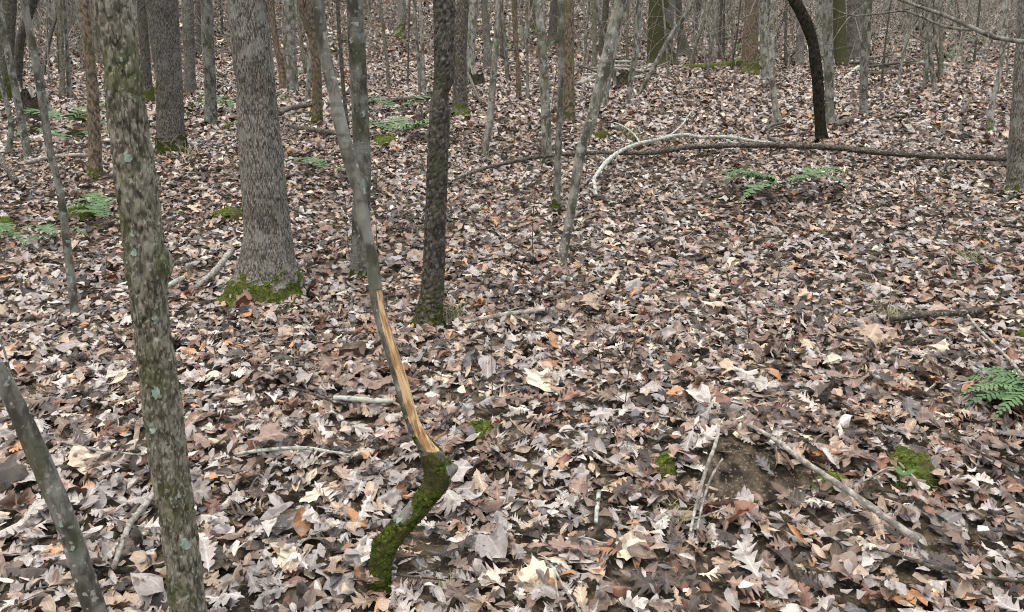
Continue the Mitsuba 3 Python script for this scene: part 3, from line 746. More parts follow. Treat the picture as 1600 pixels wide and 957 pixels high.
def sapling_scar(base):
    lo, hi, full = up_plane(base, 670, 704)[2], up_plane(base, 588, 452)[2], up_plane(base, 606, 540)[2]
    def m(C, D, hgt):
        z = C[..., 2]
        t = np.clip((z - lo) / (hi - lo), 0, 1)
        side = D @ (np.array([0.80, -0.60, 0.1]))
        edge = 0.22 + 0.55 * np.clip((t - .45) / .55, 0, 1) + 0.3 * np.clip((.10 - t) / .10, 0, 1)
        n = meshkit.fbm(np.stack([C[..., 0] * 60, C[..., 1] * 60, z * 14], -1), 3, 5) - 0.5
        return (z > lo) & (z < hi) & (side > edge + 0.5 * n)
    return m
k, SAP, pts, _ = tree('sapling', 'grey', 'crooked sapling with mossy elbowed foot and an orange strip of bare wood', [(595, 934, 33), (595, 900, 31), (597, 868, 34), (616, 835, 34), (643, 805, 32), (665, 778, 33), (684, 747, 40), (680, 721, 35), (661, 690, 25), (645, 658, 23), (628, 600, 24), (609, 540, 22), (591, 480, 20), (583, 420, 21), (571, 360, 20), (561, 300, 21), (543, 240, 21), (516, 120, 19), (503, 60, 18), (497, 0, 18)],
     ext=2.5, sink=.1, moss=.44, even=True, cover=-.3, bare=[(624, 792, .040), (708, 738, .030)], shoots=7000, scar=sapling_scar, spots=[(622, 808, 6)], knots=[(706, 732, .020, .030), (660, 722, .02, .006), (585, 845, .018, .010), (560, 285, .02, .004)], px=1.15)
def splinters():
    g = np.random.default_rng(44)
    base = at(595, 930)
    axis = [(655, 683), (645, 658), (628, 600), (609, 540), (591, 480), (586, 455)]
    n = np.array([base[0], base[1], 0]); n /= np.linalg.norm(n)
    for i in range(16):
        s = g.uniform(0, len(axis) - 1.3); j = int(s); w = s - j
        x = axis[j][0] * (1 - w) + axis[j + 1][0] * w; y = axis[j][1] * (1 - w) + axis[j + 1][1] * w
        edge = g.choice([-1, -1, 1])
        p = up_plane(base, x + edge * (3.5 if edge < 0 else 8.5), y) - n * (.019 if edge < 0 else .008)
        q = up_plane(base, x - 6 * .45 + edge * g.uniform(4, 8), y - g.uniform(12, 26)) - n * g.uniform(.020, .026)
        v, f = tube([p, (p + q) / 2 - n * .002, q], [.0016, .0013, .0003], 4, .008, .3, i)
        shape(part(SAP_KEY, 'splinter'), v, f, 'bare_wood', uv=1)
SAP_KEY = k
splinters()
tree('tree', 'grey', 'dark grey trunk with white lichen patches just behind the crooked sapling', [(564, 439, 38), (563, 420, 31), (564, 350, 28), (566, 240, 26), (560, 120, 27), (554, 0, 27)], moss=.10, black=2, ext=5, spots=[(557, 40, 4), (547, 65, 5), (568, 178, 4), (546, 80, 4)])
tree('sapling', 'dark', 'slim dark stem close left of the white flecked trunk', [(546, 226, 7), (543, 200, 6), (535, 120, 6), (527, 0, 6)])
tree('tree', 'plate', 'dark trunk with cracked scaly bark and mossy foot at the centre', [(668, 514, 56), (670, 492, 44), (676, 450, 37), (680, 360, 34), (684, 240, 34), (687, 190, 34), (690, 150, 29), (694, 120, 32), (695, 60, 34), (694, 0, 35)],
     moss=.16, shoots=2600, ext=5, knots=[(700, 150, .05, -.015), (684, 160, .05, .010)])
tree('tree', 'dark', 'dark trunk touching the scaly central trunk from behind', [(719, 182, 34), (719, 165, 25), (718, 100, 22), (721, 50, 20), (723, 0, 19)], moss=.22, ext=5)
tree('tree', 'grey', 'grey trunk on a dark root mound right of the central trunks', [(740, 134, 22), (735, 100, 16), (737, 50, 14), (741, 0, 14)], ext=5)
tree('tree', 'fibre', 'upright brownish trunk behind the dark root mound', [(763, 108, 17), (761, 60, 11), (756, 0, 10)], ext=5)
tree('sapling', 'grey', 'thin curved grey sapling standing clear right of the centre trunks', [(757, 248, 12), (759, 225, 12), (764, 200, 12), (771, 120, 10), (777, 40, 9), (779, 0, 9)])
tree('sapling', 'dark', 'thin dark stem just right of the curved grey sapling', [(784, 96, 6), (784, 50, 5), (784, 0, 5)])
tree('tree', 'fibre', 'far grey tree with curved mossy foot high on the slope', [(623, 60, 22), (625, 45, 16), (628, 25, 14), (627, 0, 13)], moss=.6, ext=5)
tree('sapling', 'olive', 'pale olive sapling on the slope between white flecked and central trunks', [(608, 144, 7), (605, 100, 6), (599, 50, 6), (594, 0, 6)])
tree('sapling', 'grey', 'left one of two thin grey saplings behind the central trunk', [(657, 150, 7), (655, 110, 6), (650, 50, 5), (647, 0, 5)])
tree('sapling', 'grey', 'right one of two thin grey saplings behind the central trunk', [(662, 151, 8), (661, 110, 7), (659, 50, 6), (656, 0, 6)])
tree('sapling', 'dark', 'hair thin dark stem left of two thin grey saplings', [(637, 138, 3), (638, 80, 3), (640, 0, 3)])
tree('sapling', 'brown', 'slim brown sapling with upright stem right of centre', [(811, 156, 9), (809, 100, 7), (805, 50, 8), (804, 0, 9)])
tree('sapling', 'grey', 'thin grey stem right beside the slim brown sapling', [(824, 162, 6), (824, 100, 4), (823, 0, 3)])
tree('tree', 'grey', 'pale grey ringed trunk left of the dark mossy one', [(856, 260, 18), (855, 235, 15), (850, 120, 15), (846, 60, 14), (842, 0, 15)], moss=.12)
tree('tree', 'grey', 'slim pale trunk with dark mossy foot in front of the dark one', [(867, 335, 17), (869, 310, 13), (872, 240, 11), (875, 170, 10), (877, 100, 10), (876, 0, 10)], moss=.22)
tree('tree', 'brown', 'dark brown trunk with bright moss at its foot, upper middle', [(889, 195, 23), (889, 175, 19), (889, 120, 17), (888, 0, 17)], moss=.35, cover=.4, moss_side=((-1, -.2, 0), .75, 3.0), ext=5)
tree('sapling', 'grey', 'tan grey sapling leaning right with white lichen dots, right of centre', [(876, 419, 18), (879, 400, 15), (887, 360, 14), (897, 300, 15), (907, 240, 16), (926, 180, 17), (941, 120, 19), (958, 50, 19), (970, 0, 19)], ext=2.5, moss=.05, spots=[(932, 130, 3), (925, 168, 3), (886, 380, 3)])
tree('sapling', 'grey', 'grey stem standing behind the leaning tan sapling', [(941, 172, 16), (946, 140, 13), (957, 80, 13), (968, 30, 12), (976, 0, 12)])
tree('tree', 'dark', 'narrow black trunk behind the leaning tan sapling', [(938, 88, 12), (941, 60, 9), (946, 20, 10), (947, 0, 10)], ext=5)
tree('sapling', 'olive', 'thin olive trunk left of the narrow black one', [(928, 118, 9), (929, 60, 7), (928, 0, 7)], ext=4)
tree('sapling', 'grey', 'grey sapling with white lichen below the big mossy trunk', [(980, 171, 10), (984, 140, 9), (988, 110, 9), (995, 75, 11), (999, 0, 10)], spots=[(998, 85, 4), (996, 80, 3)])
tree('tree', 'fibre', 'large far trunk half green with moss, half pale', [(1033, 102, 50), (1032, 88, 42), (1032, 50, 39), (1035, 0, 39)], moss_side=((-1, -.5, 0), .05, 9), moss=.6, cover=.24, ext=6)
tree('tree', 'dark', 'dark flared trunk right beside the large mossy one', [(1069, 92, 27), (1068, 78, 20), (1063, 45, 13), (1060, 0, 10)], ext=5)
tree('dead_stem', 'grey', 'bare dead pole leaning right across the upper middle', [(994, 156, 5), (1015, 118, 7), (1045, 62, 7), (1085, 0, 6)], cat='dead tree', ext=.6, sink=.03)
tree('tree', 'dark', 'dark trunk left of the dark brown mossy one, far back', [(863, 72, 20), (864, 45, 14), (866, 0, 12)], ext=5)
tree('tree', 'dark', 'far dark stub of trunk with mossy foot behind the pale ringed one', [(833, 50, 11), (833, 20, 9), (832, 0, 9)], moss=.8, ext=5)
tree('tree', 'brown', 'warm brown trunk with bright moss round its foot, upper right', [(1170, 118, 44), (1171, 108, 30), (1172, 80, 24), (1174, 40, 22), (1175, 0, 21)], moss=.55, shoots=1500, ext=6)
tree('tree', 'grey', 'grey trunk right behind the warm brown one', [(1196, 128, 14), (1194, 80, 12), (1192, 0, 12)], ext=5)
tree('sapling', 'grey', 'curved grey sapling left of the black curved snag', [(1218, 197, 12), (1212, 170, 10), (1206, 110, 10), (1206, 50, 9), (1209, 0, 9)])
tree('sapling', 'grey', 'left of three thin stems before the warm brown trunk', [(1105, 122, 5), (1110, 80, 5), (1118, 30, 5), (1124, 0, 5)])
tree('sapling', 'dark', 'middle one of three thin stems before the warm brown trunk', [(1123, 98, 5), (1125, 50, 4), (1128, 0, 4)])
tree('sapling', 'dark', 'right one of three thin stems before the warm brown trunk', [(1131, 98, 5), (1131, 60, 4), (1132, 0, 3)])
tree('snag', 'plate', 'black curved dead trunk standing behind the long fallen branch', [(1285, 224, 23), (1283, 205, 18), (1281, 180, 16.5), (1279, 150, 18), (1277, 120, 17), (1274, 95, 18), (1270, 68, 16), (1262, 42, 18), (1251, 18, 17.5), (1241, 0, 18)], cat='dead tree', ext=1.6, black=True)
tree('tree', 'grey', 'pale speckled grey trunk right of the black curved snag', [(1298, 197, 18), (1296, 160, 13), (1295, 100, 15), (1293, 0, 15)], ext=5)
tree('tree', 'dark', 'trunk sheathed in green moss at upper right', [(1314, 104, 24), (1313, 80, 21), (1312, 40, 19), (1311, 0, 18)], moss_side=((-.1, -1, 0), -.1, 9), moss=.8, cover=.28, ext=5)
tree('tree', 'fibre', 'broad brown grey trunk right beside the moss sheathed one', [(1337, 98, 30), (1336, 70, 25), (1336, 0, 23)], ext=6)
tree('tree', 'grey', 'grey trunk in front of the broad brown grey one', [(1349, 183, 15), (1349, 150, 12), (1352, 80, 13), (1357, 0, 13)], ext=5)
tree('tree', 'fibre', 'far grey trunk left of the black curved snag', [(1249, 106, 15), (1250, 70, 12), (1250, 0, 11)], ext=5)
tree('tree', 'grey', 'far grey trunk partly hidden by the black curved snag', [(1282, 92, 12), (1281, 50, 9), (1280, 0, 9)], ext=5)
tree('sapling', 'grey', 'thin pale sapling with mossy foot near the right edge', [(1549, 214, 12), (1546, 195, 10), (1549, 170, 9), (1561, 120, 7), (1567, 70, 8), (1570, 0, 8)], moss=.22)
tree('tree', 'fibre', 'grey trunk with mossy foot cut by the right edge', [(1592, 305, 42), (1592, 285, 35), (1593, 240, 33), (1597, 150, 29), (1602, 60, 26), (1605, 0, 25)], moss=.17, ext=5)
k, b_, _, _ = tree('sapling', 'grey', 'forked grey sapling standing on two legs, upper right', [(1462, 147, 8), (1458, 120, 7), (1455, 95, 7), (1452, 60, 7), (1449, 0, 8)])
branch(k, [(1442, 142, 6), (1448, 110, 6), (1453, 85, 5), (1463, 55, 5), (1470, 0, 4), (1474, -40, 3)], b_)
# a tree just outside the frame whose branch reaches in
bk = numbered('tree')
bb = np.array([3.9, 4.7, 0]); bb[2] = terrain(bb[0], bb[1])
trunk(bk, [bb - [0, 0, .15], bb + [0, 0, .4], bb + [.02, 0, 1.6], bb + [.08, .05, 4.5]], [.10, .075, .07, .05], 'grey', [.03, .03, .03, .1])
branch(bk, [(1712, 92, 13), (1640, 72, 10), (1600, 66, 8), (1553, 58, 7), (1522, 45, 7), (1480, 26, 6), (1440, 12, 5), (1395, -4, 4), (1340, -22, 3)], bb)
branch(bk, [(1524, 46, 5), (1482, 43, 5), (1460, 36, 4), (1432, 23, 4), (1408, 17, 3.5), (1372, 22, 3), (1340, 25, 2.5), (1300, 12, 1.6)], bb, name='twig')
branch(bk, [(1519, 43, 3), (1517, 30, 2.4), (1510, 20, 2), (1505, 15, 1.5)], bb, name='twig')
branch(bk, [(1436, 25, 2.5), (1431, 18, 2.2), (1434, 5, 2), (1450, -15, 1.5)], bb, name='twig')
branch(bk, [(1434, 10, 2.2), (1420, 14, 2), (1395, 20, 1.6), (1376, 23, 1.4)], bb, name='twig')
say(bk, 'tree beyond the right edge reaching in with a long bare grey branch', 'tree')

# ------------------------------------------------------------------ far woods: stems nobody can tell apart
def far_woods():
    g = np.random.default_rng(23)
    n = 0
    while n < 165:
        u = g.random()
        x = g.uniform(-40, 1640) if u < .5 else (g.uniform(1080, 1640) if u < .82 else g.uniform(20, 250))
        y = g.uniform(22, 140) if g.random() < .6 else g.uniform(4, 60)
        if 580 < x < 700 and g.random() < .6: continue
        base = at(x, y)
        d = depth(base)
        if d < 12: continue
        big = g.random() < .22
        if big and y > 80: big = False
        r = (g.uniform(.06, .15) if big else g.uniform(.012, .04))
        hgt = g.uniform(5, 8) if big else g.uniform(2.5, 6)
        lean = g.normal(0, .04 if big else .09, 2)
        pts = [base - [0, 0, .2]]
        for t in (.02, .25, .5, .75, 1.0):
            pts.append(base + [lean[0] * t * hgt + g.normal(0, .05), lean[1] * t * hgt, t * hgt])
        rad = [r * 1.5, r * 1.25, r, r * .85, r * .65, r * .3]
        style = ['grey', 'fibre', 'dark', 'brown', 'grey'][g.integers(5)] if big else ['grey', 'olive', 'grey', 'dark'][g.integers(4)]
        name = 'background_tree' if big else 'background_sapling'
        key = numbered(name)
        ms = [tube(pts, rad, 10 if big else 5, .12, .10, n)]
        for _ in range(0 if big else g.integers(2, 6)):
            t = g.uniform(.15, .9)
            p0 = base + [lean[0] * t * hgt, lean[1] * t * hgt, t * hgt]
            a = g.uniform(0, 6.28); L = g.uniform(.4, 1.3)
            dv = np.array([math.cos(a), math.sin(a), g.uniform(.3, 1.2)])
            ms.append(tube([p0, p0 + dv * L * .5, p0 + dv * L + [0, 0, .1 * L]], [r * .4, r * .28, r * .12], 4, .2, 0, n))
        v, f = join(ms)
        shape(key, v, f, STYLE[style], uv=g.integers(1, 90))
        if big: say(key, 'bare trunk standing far back in the dense grey woods', 'tree', 'far trunks in the woods behind')
        else: say(key, 'thin bare sapling far back in the tangled grey woods', 'sapling', 'thin far saplings in the woods behind')
        n += 1
far_woods()

def brush():
    """The tangle of bare twigs between the far trunks."""
    g = np.random.default_rng(31)
    ms = []
    for _ in range(2000):
        u = g.random()
        x = g.uniform(-60, 1660) if u < .4 else (g.uniform(900, 1660) if u < .85 else g.uniform(-40, 240))
        y = g.uniform(-15, 140) * (g.random() ** .6)
        b = at(x, y)
        if depth(b) < 11: continue
        h = g.uniform(.4, 2.4); r = g.uniform(.006, .013)
        l = g.normal(0, .35, 2)
        p1 = b + [l[0] * h * .5, l[1] * h * .5, h * .6]; p2 = b + [l[0] * h * 1.3, l[1] * h * 1.3, h]
        ms.append(tube([b - [0, 0, .05], p1, p2], [r, r * .8, r * .4], 3, .25, 0, 0, False))
        for _k in range(2):
            q = b + (p1 - b) * g.uniform(.3, 1)
            dv = np.array([g.normal(0, .5), g.normal(0, .5), g.uniform(.1, .7)]) * h * .7
            ms.append(tube([q, q + dv * .6, q + dv + [0, 0, -.05]], [r * .6, r * .5, r * .3], 3, .3, 0, 0, False))
    v, f = join(ms)
    shape('undergrowth', v, f, 'stick_material', uv=1)
    say('undergrowth', 'tangle of fine bare twigs between the far trunks', 'undergrowth', kind='stuff')
brush()

# ------------------------------------------------------------------ wood lying on the ground
def stick(name, label, rows, tone_, cat='stick', group=None, lifts=None, twigs=(), rough=.30, sides=8, mat_='stick_material'):
    """rows: (x, y, width) along the stick; it lies on the litter. tone: 0 dark, 1 grey, 2 pale with lichen."""
    key = numbered(name)
    def build(rows, lifts):
        pts, rad = [], []
        for i, (x, y, w) in enumerate(rows):
            p = at(x, y); r = w * depth(p) / F / 2
            l = (lifts[i] if lifts else .05) + (.055 if depth(p) > 6 else 0)
            p = p - (p - EYE) / np.linalg.norm(p - EYE) * (l / max(.2, (EYE - p)[2] / np.linalg.norm(p - EYE)))
            pts.append(p); rad.append(r)
        return tube(pts, rad, sides, max(.008, 1.6 * depth(pts[0]) / FR), rough, seed=len(scene))
    v, f = build(rows, lifts)
    shape(key if not twigs else part(key, 'stem'), v, f, mat_, uv=tone_)
    for t in twigs:
        v, f = build(t, None)
        shape(part(key, 'twig'), v, f, 'stick_material', uv=tone_)
    say(key, label, cat, group)

stick('fallen_branch', 'long thin dark branch lying across the floor behind the pale arched one', [(700, 287, 3), (740, 269, 5), (800, 253, 6), (860, 243, 6), (930, 239, 6), (1010, 239, 7), (1080, 230, 8), (1200, 227, 8), (1290, 230, 9), (1370, 238, 9), (1480, 245, 9), (1574, 247, 9)], 0, 'branch', lifts=[.04, .05, .06, .07, .07, .06, .06, .07, .08, .08, .07, .06], rough=.4, twigs=[[(860, 243, 3), (840, 228, 2.4), (815, 220, 1.6)], [(1225, 227, 4), (1200, 206, 3), (1240, 193, 2)], [(1480, 245, 4), (1476, 260, 2.5), (1470, 268, 1.6)], [(1385, 239, 3), (1400, 226, 2.2), (1430, 220, 1.6)]])
stick('fallen_branch', 'pale arched branch crusted with lichen, right of centre', [(932, 306, 4), (928, 286, 5.5), (937, 267, 6), (950, 251, 6.5), (983, 230, 5.2), (1002, 224, 6), (1030, 218, 5), (1070, 211, 5.5), (1098, 215, 4.8), (1130, 214, 5), (1180, 221, 4), (1225, 225, 3)], 2, 'branch', lifts=[.02, .06, .09, .11, .12, .12, .12, .11, .10, .10, .09, .10], rough=.4, twigs=[[(1000, 225, 3), (985, 205, 2.4), (960, 192, 2)], [(1128, 215, 3), (1150, 224, 2.5), (1185, 226, 2)], [(1040, 215, 3), (1070, 190, 2.4), (1085, 160, 1.8)]])
stick('stick', 'grey stick lying aslant left of the widest trunk', [(306, 449, 7), (335, 424, 9), (363, 389, 8)], 1)
stick('stick', 'tan grey stick lying right of the scaly central trunk', [(725, 504, 5), (760, 497, 7), (810, 489, 8), (868, 484, 7)], 1, twigs=[[(790, 491, 3), (800, 484, 2), (815, 480, 1.5)]])
stick('stick', 'short whitish lichen covered stick touching the crooked sapling', [(520, 622, 8), (555, 624, 9), (590, 627, 9), (616, 626, 7)], 2)
stick('stick', 'thin dark twig leading up to the whitish stick', [(440, 604, 3), (480, 613, 4), (505, 622, 4), (527, 630, 4)], 0)
stick('stick', 'thin lichen flecked twig lying left of the crooked sapling', [(365, 711, 5), (420, 703, 6), (470, 700, 6), (515, 706, 5), (550, 712, 3)], 2)
stick('stick', 'bent grey stick lying between the two nearest trunks', [(178, 888, 8), (190, 850, 9), (206, 815, 9), (226, 790, 9), (244, 768, 8)], 1)
stick('stick', 'pale peeled forked stick leaning over the bare soil', [(1079, 832, 4), (1088, 790, 5), (1097, 755, 5.5), (1110, 715, 5.5), (1124, 655, 4)], 1, lifts=[.05, .06, .09, .10, .10], twigs=[[(1090, 828, 3), (1100, 780, 3.5), (1112, 745, 3.5), (1130, 716, 3)]])
stick('stick', 'long grey stick slanting down right of the bare soil', [(1170, 664, 5), (1215, 690, 7), (1250, 717, 8), (1310, 757, 9), (1365, 795, 10), (1400, 820, 10), (1436, 846, 13)], 1, lifts=[.05, .06, .08, .09, .09, .08, .06])
stick('stick', 'dark thin stick lying along the bottom right corner', [(1360, 855, 4), (1420, 873, 5), (1480, 893, 6), (1540, 903, 6), (1620, 908, 6)], 0)
stick('fallen_log', 'short dark log lying among leaves at the right', [(1392, 499, 9), (1430, 493, 12), (1480, 490, 12), (1535, 486, 13)], 0, 'log')
stick('stick', 'pale dry stalk slanting down at the right edge above the fern', [(1512, 492, 3), (1545, 530, 4), (1575, 560, 4), (1600, 590, 4)], 1, lifts=[.08, .10, .10, .08])
stick('stick', 'thin brown twig slanting down below the fern', [(1452, 655, 3), (1480, 675, 4), (1510, 695, 4), (1560, 722, 4), (1610, 755, 4)], 0)
stick('stick', 'short lichened piece of twig standing up near the bottom middle', [(931, 817, 6), (933, 795, 7), (936, 768, 7)], 2)
stick('stick', 'dark twig curving right of the bare wood strip', [(680, 672, 3), (703, 652, 5), (722, 632, 4), (742, 612, 3)], 0)
stick('stick', 'thin dark twig standing at the left edge above the leaning trunk', [(36, 655, 4), (20, 600, 4), (10, 560, 3), (0, 530, 3)], 0, lifts=[.04, .08, .12, .14])
stick('stick', 'thin dark shoot against the leaning trunk in the lower left', [(166, 957, 5), (150, 905, 4), (133, 860, 3)], 0, lifts=[.04, .1, .14])
stick('stick', 'slender pale twig lying between the two nearest trunks', [(96, 690, 3), (135, 700, 4), (180, 707, 4), (228, 712, 3)], 1)
stick('stick', 'pair of thin crossing twigs at the bottom middle', [(905, 958, 4), (880, 915, 4), (862, 885, 4), (850, 875, 3)], 1, twigs=[[(880, 958, 3), (870, 920, 3), (866, 888, 3), (880, 880, 2)]])
stick('fallen_log', 'dark log lying left of the crooked sapling', [(440, 193, 4), (455, 198, 8), (480, 203, 9), (522, 208, 9), (545, 211, 7)], 0, 'log')
stick('fallen_log', 'thin log propped up behind the forked brown tree', [(437, 178, 7), (455, 169, 7), (480, 165, 7), (520, 163, 6)], 0, 'log', lifts=[.1, .15, .15, .1])
stick('fallen_log', 'dark log lying behind the white flecked trunk', [(560, 160, 6), (600, 158, 7), (640, 155, 7), (672, 151, 7)], 0, 'log', lifts=[.1, .1, .12, .12])
stick('stick', 'thin grey branch lying before the small broken snag', [(575, 195, 4), (600, 192, 4), (625, 188, 3)], 1)
stick('fallen_log', 'green mossy log lying left of the warm brown trunk', [(1070, 106, 11), (1105, 107, 13), (1130, 104, 14), (1158, 96, 13)], 0, 'log', lifts=[.12, .15, .18, .2], mat_='moss_material')
stick('fallen_log', 'grey log lying behind the leaning tan sapling', [(900, 133, 8), (918, 126, 8), (934, 116, 7)], 1, 'log')
stick('fallen_log', 'dark log lying along the foot of the broad brown grey trunk', [(1345, 114, 7), (1380, 116, 7), (1420, 117, 6), (1450, 114, 5)], 0, 'log')
stick('stick', 'pale broken stick propped before the moss sheathed trunk', [(1318, 124, 5), (1335, 110, 5), (1345, 101, 5)], 2, lifts=[.05, .15, .2])
stick('stick', 'thin dark branch lying right of the grey trunk, upper right', [(1337, 186, 3), (1370, 184, 5), (1410, 182, 4), (1450, 181, 3)], 0)
stick('stick', 'short black stick poking up on the slope at the right', [(1502, 178, 6), (1508, 168, 7), (1514, 158, 5)], 0, lifts=[.03, .1, .2])
stick('stick', 'thin brown twigs lying before the black curved snag', [(1200, 203, 4), (1225, 192, 4), (1250, 190, 4), (1275, 191, 3)], 0, twigs=[[(1200, 214, 3), (1240, 210, 3), (1275, 206, 3)]])
stick('fallen_log', 'mossy broken log lying between two grey trunks at the right', [(1306, 196, 8), (1320, 190, 10), (1338, 184, 9)], 0, 'log')
stick('fallen_log', 'slanting dark log piece far back left of the snag', [(1205, 92, 9), (1222, 88, 11), (1243, 80, 10)], 0, 'log', lifts=[.1, .15, .3])
stick('stick', 'grey branch lying at the left between ferns', [(40, 255, 5), (70, 248, 7), (100, 244, 7), (138, 243, 6)], 1)
stick('stick', 'dark leaning stub at the left edge', [(26, 286, 9), (14, 268, 8), (2, 250, 8), (-12, 228, 8)], 0, lifts=[.02, .12, .24, .4])
stick('stick', 'pale peeled stick lying aslant left of the shaggy stout tree', [(255, 452, 6), (272, 442, 9), (290, 432, 6)], 2)
stick('stick', 'thin black branch propped against the dark trunk behind the centre', [(752, 163, 4), (742, 140, 4), (730, 112, 4)], 0, lifts=[.02, .3, .6])
for i in range(26):         # slight twigs everywhere on the litter
    g = np.random.default_rng(500 + i)
    x, y = g.uniform(20, 1580), g.uniform(330, 930)
    a, L = g.uniform(-.6, .6) + (math.pi / 2 if g.random() < .25 else 0), g.uniform(25, 70) * (y / 700)
    rows = [(x + L * t * math.cos(a) + g.normal(0, 2), y + L * t * math.sin(a) * .7 + g.normal(0, 2), (2.6 - 1.2 * t) * (y / 700 + .25)) for t in (0, .35, .7, 1)]
    stick('stick', 'slight bare twig lying loose on the leaf litter', rows, int(g.integers(0, 2)), 'stick', 'slight twigs on the litter')

def brush_pile(label, x, y, n, spread, seed):
    g = np.random.default_rng(seed)
    key = numbered('brush_pile')
    for i in range(n):
        b = at(x + g.uniform(-spread, spread), y + g.uniform(-8, 10), g.uniform(.05, .3))
        a = g.uniform(-.5, .5) + (math.pi if g.random() < .5 else 0); L = g.uniform(.4, 1.3); r = g.uniform(.012, .04)
        dv = np.array([math.cos(a), math.sin(a) * .5, g.uniform(-.15, .5)]) * L
        v, f = tube([b - dv * .5, b + [0, 0, g.normal(0, .05)], b + dv * .5], [r, r * .85, r * .4], 6, .06, .3, seed + i)
        shape(part(key, 'branch'), v, f, 'stick_material', uv=int(g.choice([0, 0, 1, 2])))
    say(key, label, 'brush pile')
brush_pile('tangled pile of dark broken branches below the large mossy trunk', 972, 124, 22, 26, 5)
brush_pile('heap of broken grey branches right of the moss sheathed trunk', 1400, 112, 12, 50, 6)

def jagged_stump(label, x, y, w, h, style, tone_, tilt=0.0):
    key = numbered('stump')
    b = at(x, y); s = depth(b) / F
    r, hh = w * s / 2, h * s
    n = 22
    th = np.arange(n) * 2 * np.pi / n
    g = np.random.default_rng(int(x))
    rows = []
    for t in (-.15, 0, .15, .5, .8, 1.0):
        rr = r * (1 + .35 * math.exp(-max(t, 0) * 6)) * (1 + .12 * np.sin(3 * th + x) + .08 * g.normal(0, 1, n))
        z = hh * t * (1 + (.22 if t == 1.0 else 0) * g.normal(0, 1, n))
        rows.append(np.stack([b[0] + rr * np.cos(th) + tilt * z, b[1] + rr * np.sin(th), b[2] + z], 1))
    rows.append(np.stack([b[0] + .72 * (rows[-1][:, 0] - b[0]), b[1] + .72 * (rows[-1][:, 1] - b[1]), rows[-1][:, 2]], 1))
    rows.append(np.stack([b[0] + .3 * r * np.cos(th) + tilt * hh, b[1] + .3 * r * np.sin(th), np.full(n, b[2] + hh * .55)], 1))
    v = np.vstack(rows)
    shape(part(key, 'trunk'), v, quads(len(rows) - 2, n), style, uv=tone_)
    top = np.vstack(rows[-3:])
    shape(part(key, 'broken_top'), top, quads(3, n), 'stick_material', uv=1)
    say(key, label, 'stump')
jagged_stump('dark rotten stump at the left edge behind thin saplings', 50, 190, 36, 44, 'black_bark', 4)
jagged_stump('small broken brown snag left of the scaly central trunk', 657, 207, 10, 30, 'brown_bark', 6)
jagged_stump('dark root mound under the grey trunk right of centre', 745, 137, 22, 24, 'black_bark', 6)
jagged_stump('grey slanting slab of wood beside the dark stump', 84, 186, 14, 32, 'stick_material', 1, -.45)
jagged_stump('dark upturned stump among fallen branches, upper middle', 972, 136, 26, 20, 'black_bark', 5)
jagged_stump('dark mossy stub right of the broad brown grey trunk', 1381, 112, 12, 16, 'dark_bark', 7)

# ------------------------------------------------------------------ ferns, moss, grass, seedlings
def frond(root, ang, L, arch, g, width=.14, flat=.0):
    """One fern frond: a midrib with tapering leaflets on both sides."""
    n = 24
    t = np.linspace(0, 1, n)
    d = np.array([math.cos(ang), math.sin(ang), 0])
    P = root + d * (L * t * (1 - .15 * t))[:, None] + np.array([0, 0, 1.0]) * (L * (arch * t * 1.7 - arch * 1.75 * t ** 2))[:, None]
    P[:, 2] += (P[:, 1] - root[1]) * SLOPE
    side = np.cross(d, [0, 0, 1.0])
    ms = [tube(P[::3], np.linspace(.0022, .0008, len(P[::3])), 3, .05, 0, 0, False)]
    vs, fs, k = [], [], 0
    for i in range(2, n):
        tt = t[i]
        w = width * L * 2 * (math.sin(math.pi * min(1, tt * .9 + .08)) ** .7) * (1.06 - tt)
        tn = P[i] - P[i - 1]; tn /= np.linalg.norm(tn)
        up = np.cross(side, tn)
        for s in (-1, 1):
            o = side * s * 1.0 + tn * .35 + up * g.normal(-.06, .13)
            o /= np.linalg.norm(o)
            c = tn * L / n * .50
            a = P[i]
            q = [a - c * .5, a + c * .5, a + o * w * .45 + c * 1.05, a + o * w * .45 - c * .55, a + o * w * .8 + c * .7, a + o * w * .8 - c * .25, a + o * w + c * .25]
            q = [x + up * (-.05 * w * (j / 6.0) ** 2) for j, x in enumerate(q)]
            vs += q
            fs += [[k, k + 1, k + 2], [k, k + 2, k + 3], [k + 3, k + 2, k + 4], [k + 3, k + 4, k + 5], [k + 5, k + 4, k + 6]]
            k += 7
    ms.append((np.array(vs), np.array(fs)))
    return join(ms)

def fern(label, x, y, fronds, L, seed, group=None):
    key = numbered('fern')
    g = np.random.default_rng(seed)
    root = at(x, y, .04)
    if depth(root) > 5: root[2] += .06; L *= 1.35
    for a in fronds:
        v, f = frond(root, math.radians(a) + g.normal(0, .1), L * g.uniform(.85, 1.15), g.uniform(.25, .5), g)
        shape(part(key, 'frond'), v, f, 'green_material', uv=int(g.integers(0, 40)), smooth=False)
    say(key, label, 'fern', group)
fern('big green fern cut by the right edge', 1655, 645, [183, 200, 163, 172, 222, 130, 145, 192], .44, 1)
fern('fern with flat fronds on the slope at the right', 1222, 312, [175, 195, 160, -30, 225, 20, 140], .56, 2)
fern('fern beside the thin straight grey sapling at the left', 88, 392, [-25, -105, 150], .28, 3)
fern('fern touching the left edge below the green patch', 12, 395, [10, -50, 120], .30, 4)
fern('low fern in the gap behind the white flecked trunk, nearer one', 622, 222, [170, 10, 200, -20, 90, 40], .62, 5)
fern('low fern in the gap behind the white flecked trunk, farther one', 620, 182, [170, 10, 150, 30], .6, 6)
fern('small bluish fern left of the crooked sapling', 516, 284, [180, 150, 20, -30], .42, 7)
fern('fern on the slope between the leftmost thin saplings', 105, 205, [170, 10, 200, -20, 60], .65, 8)
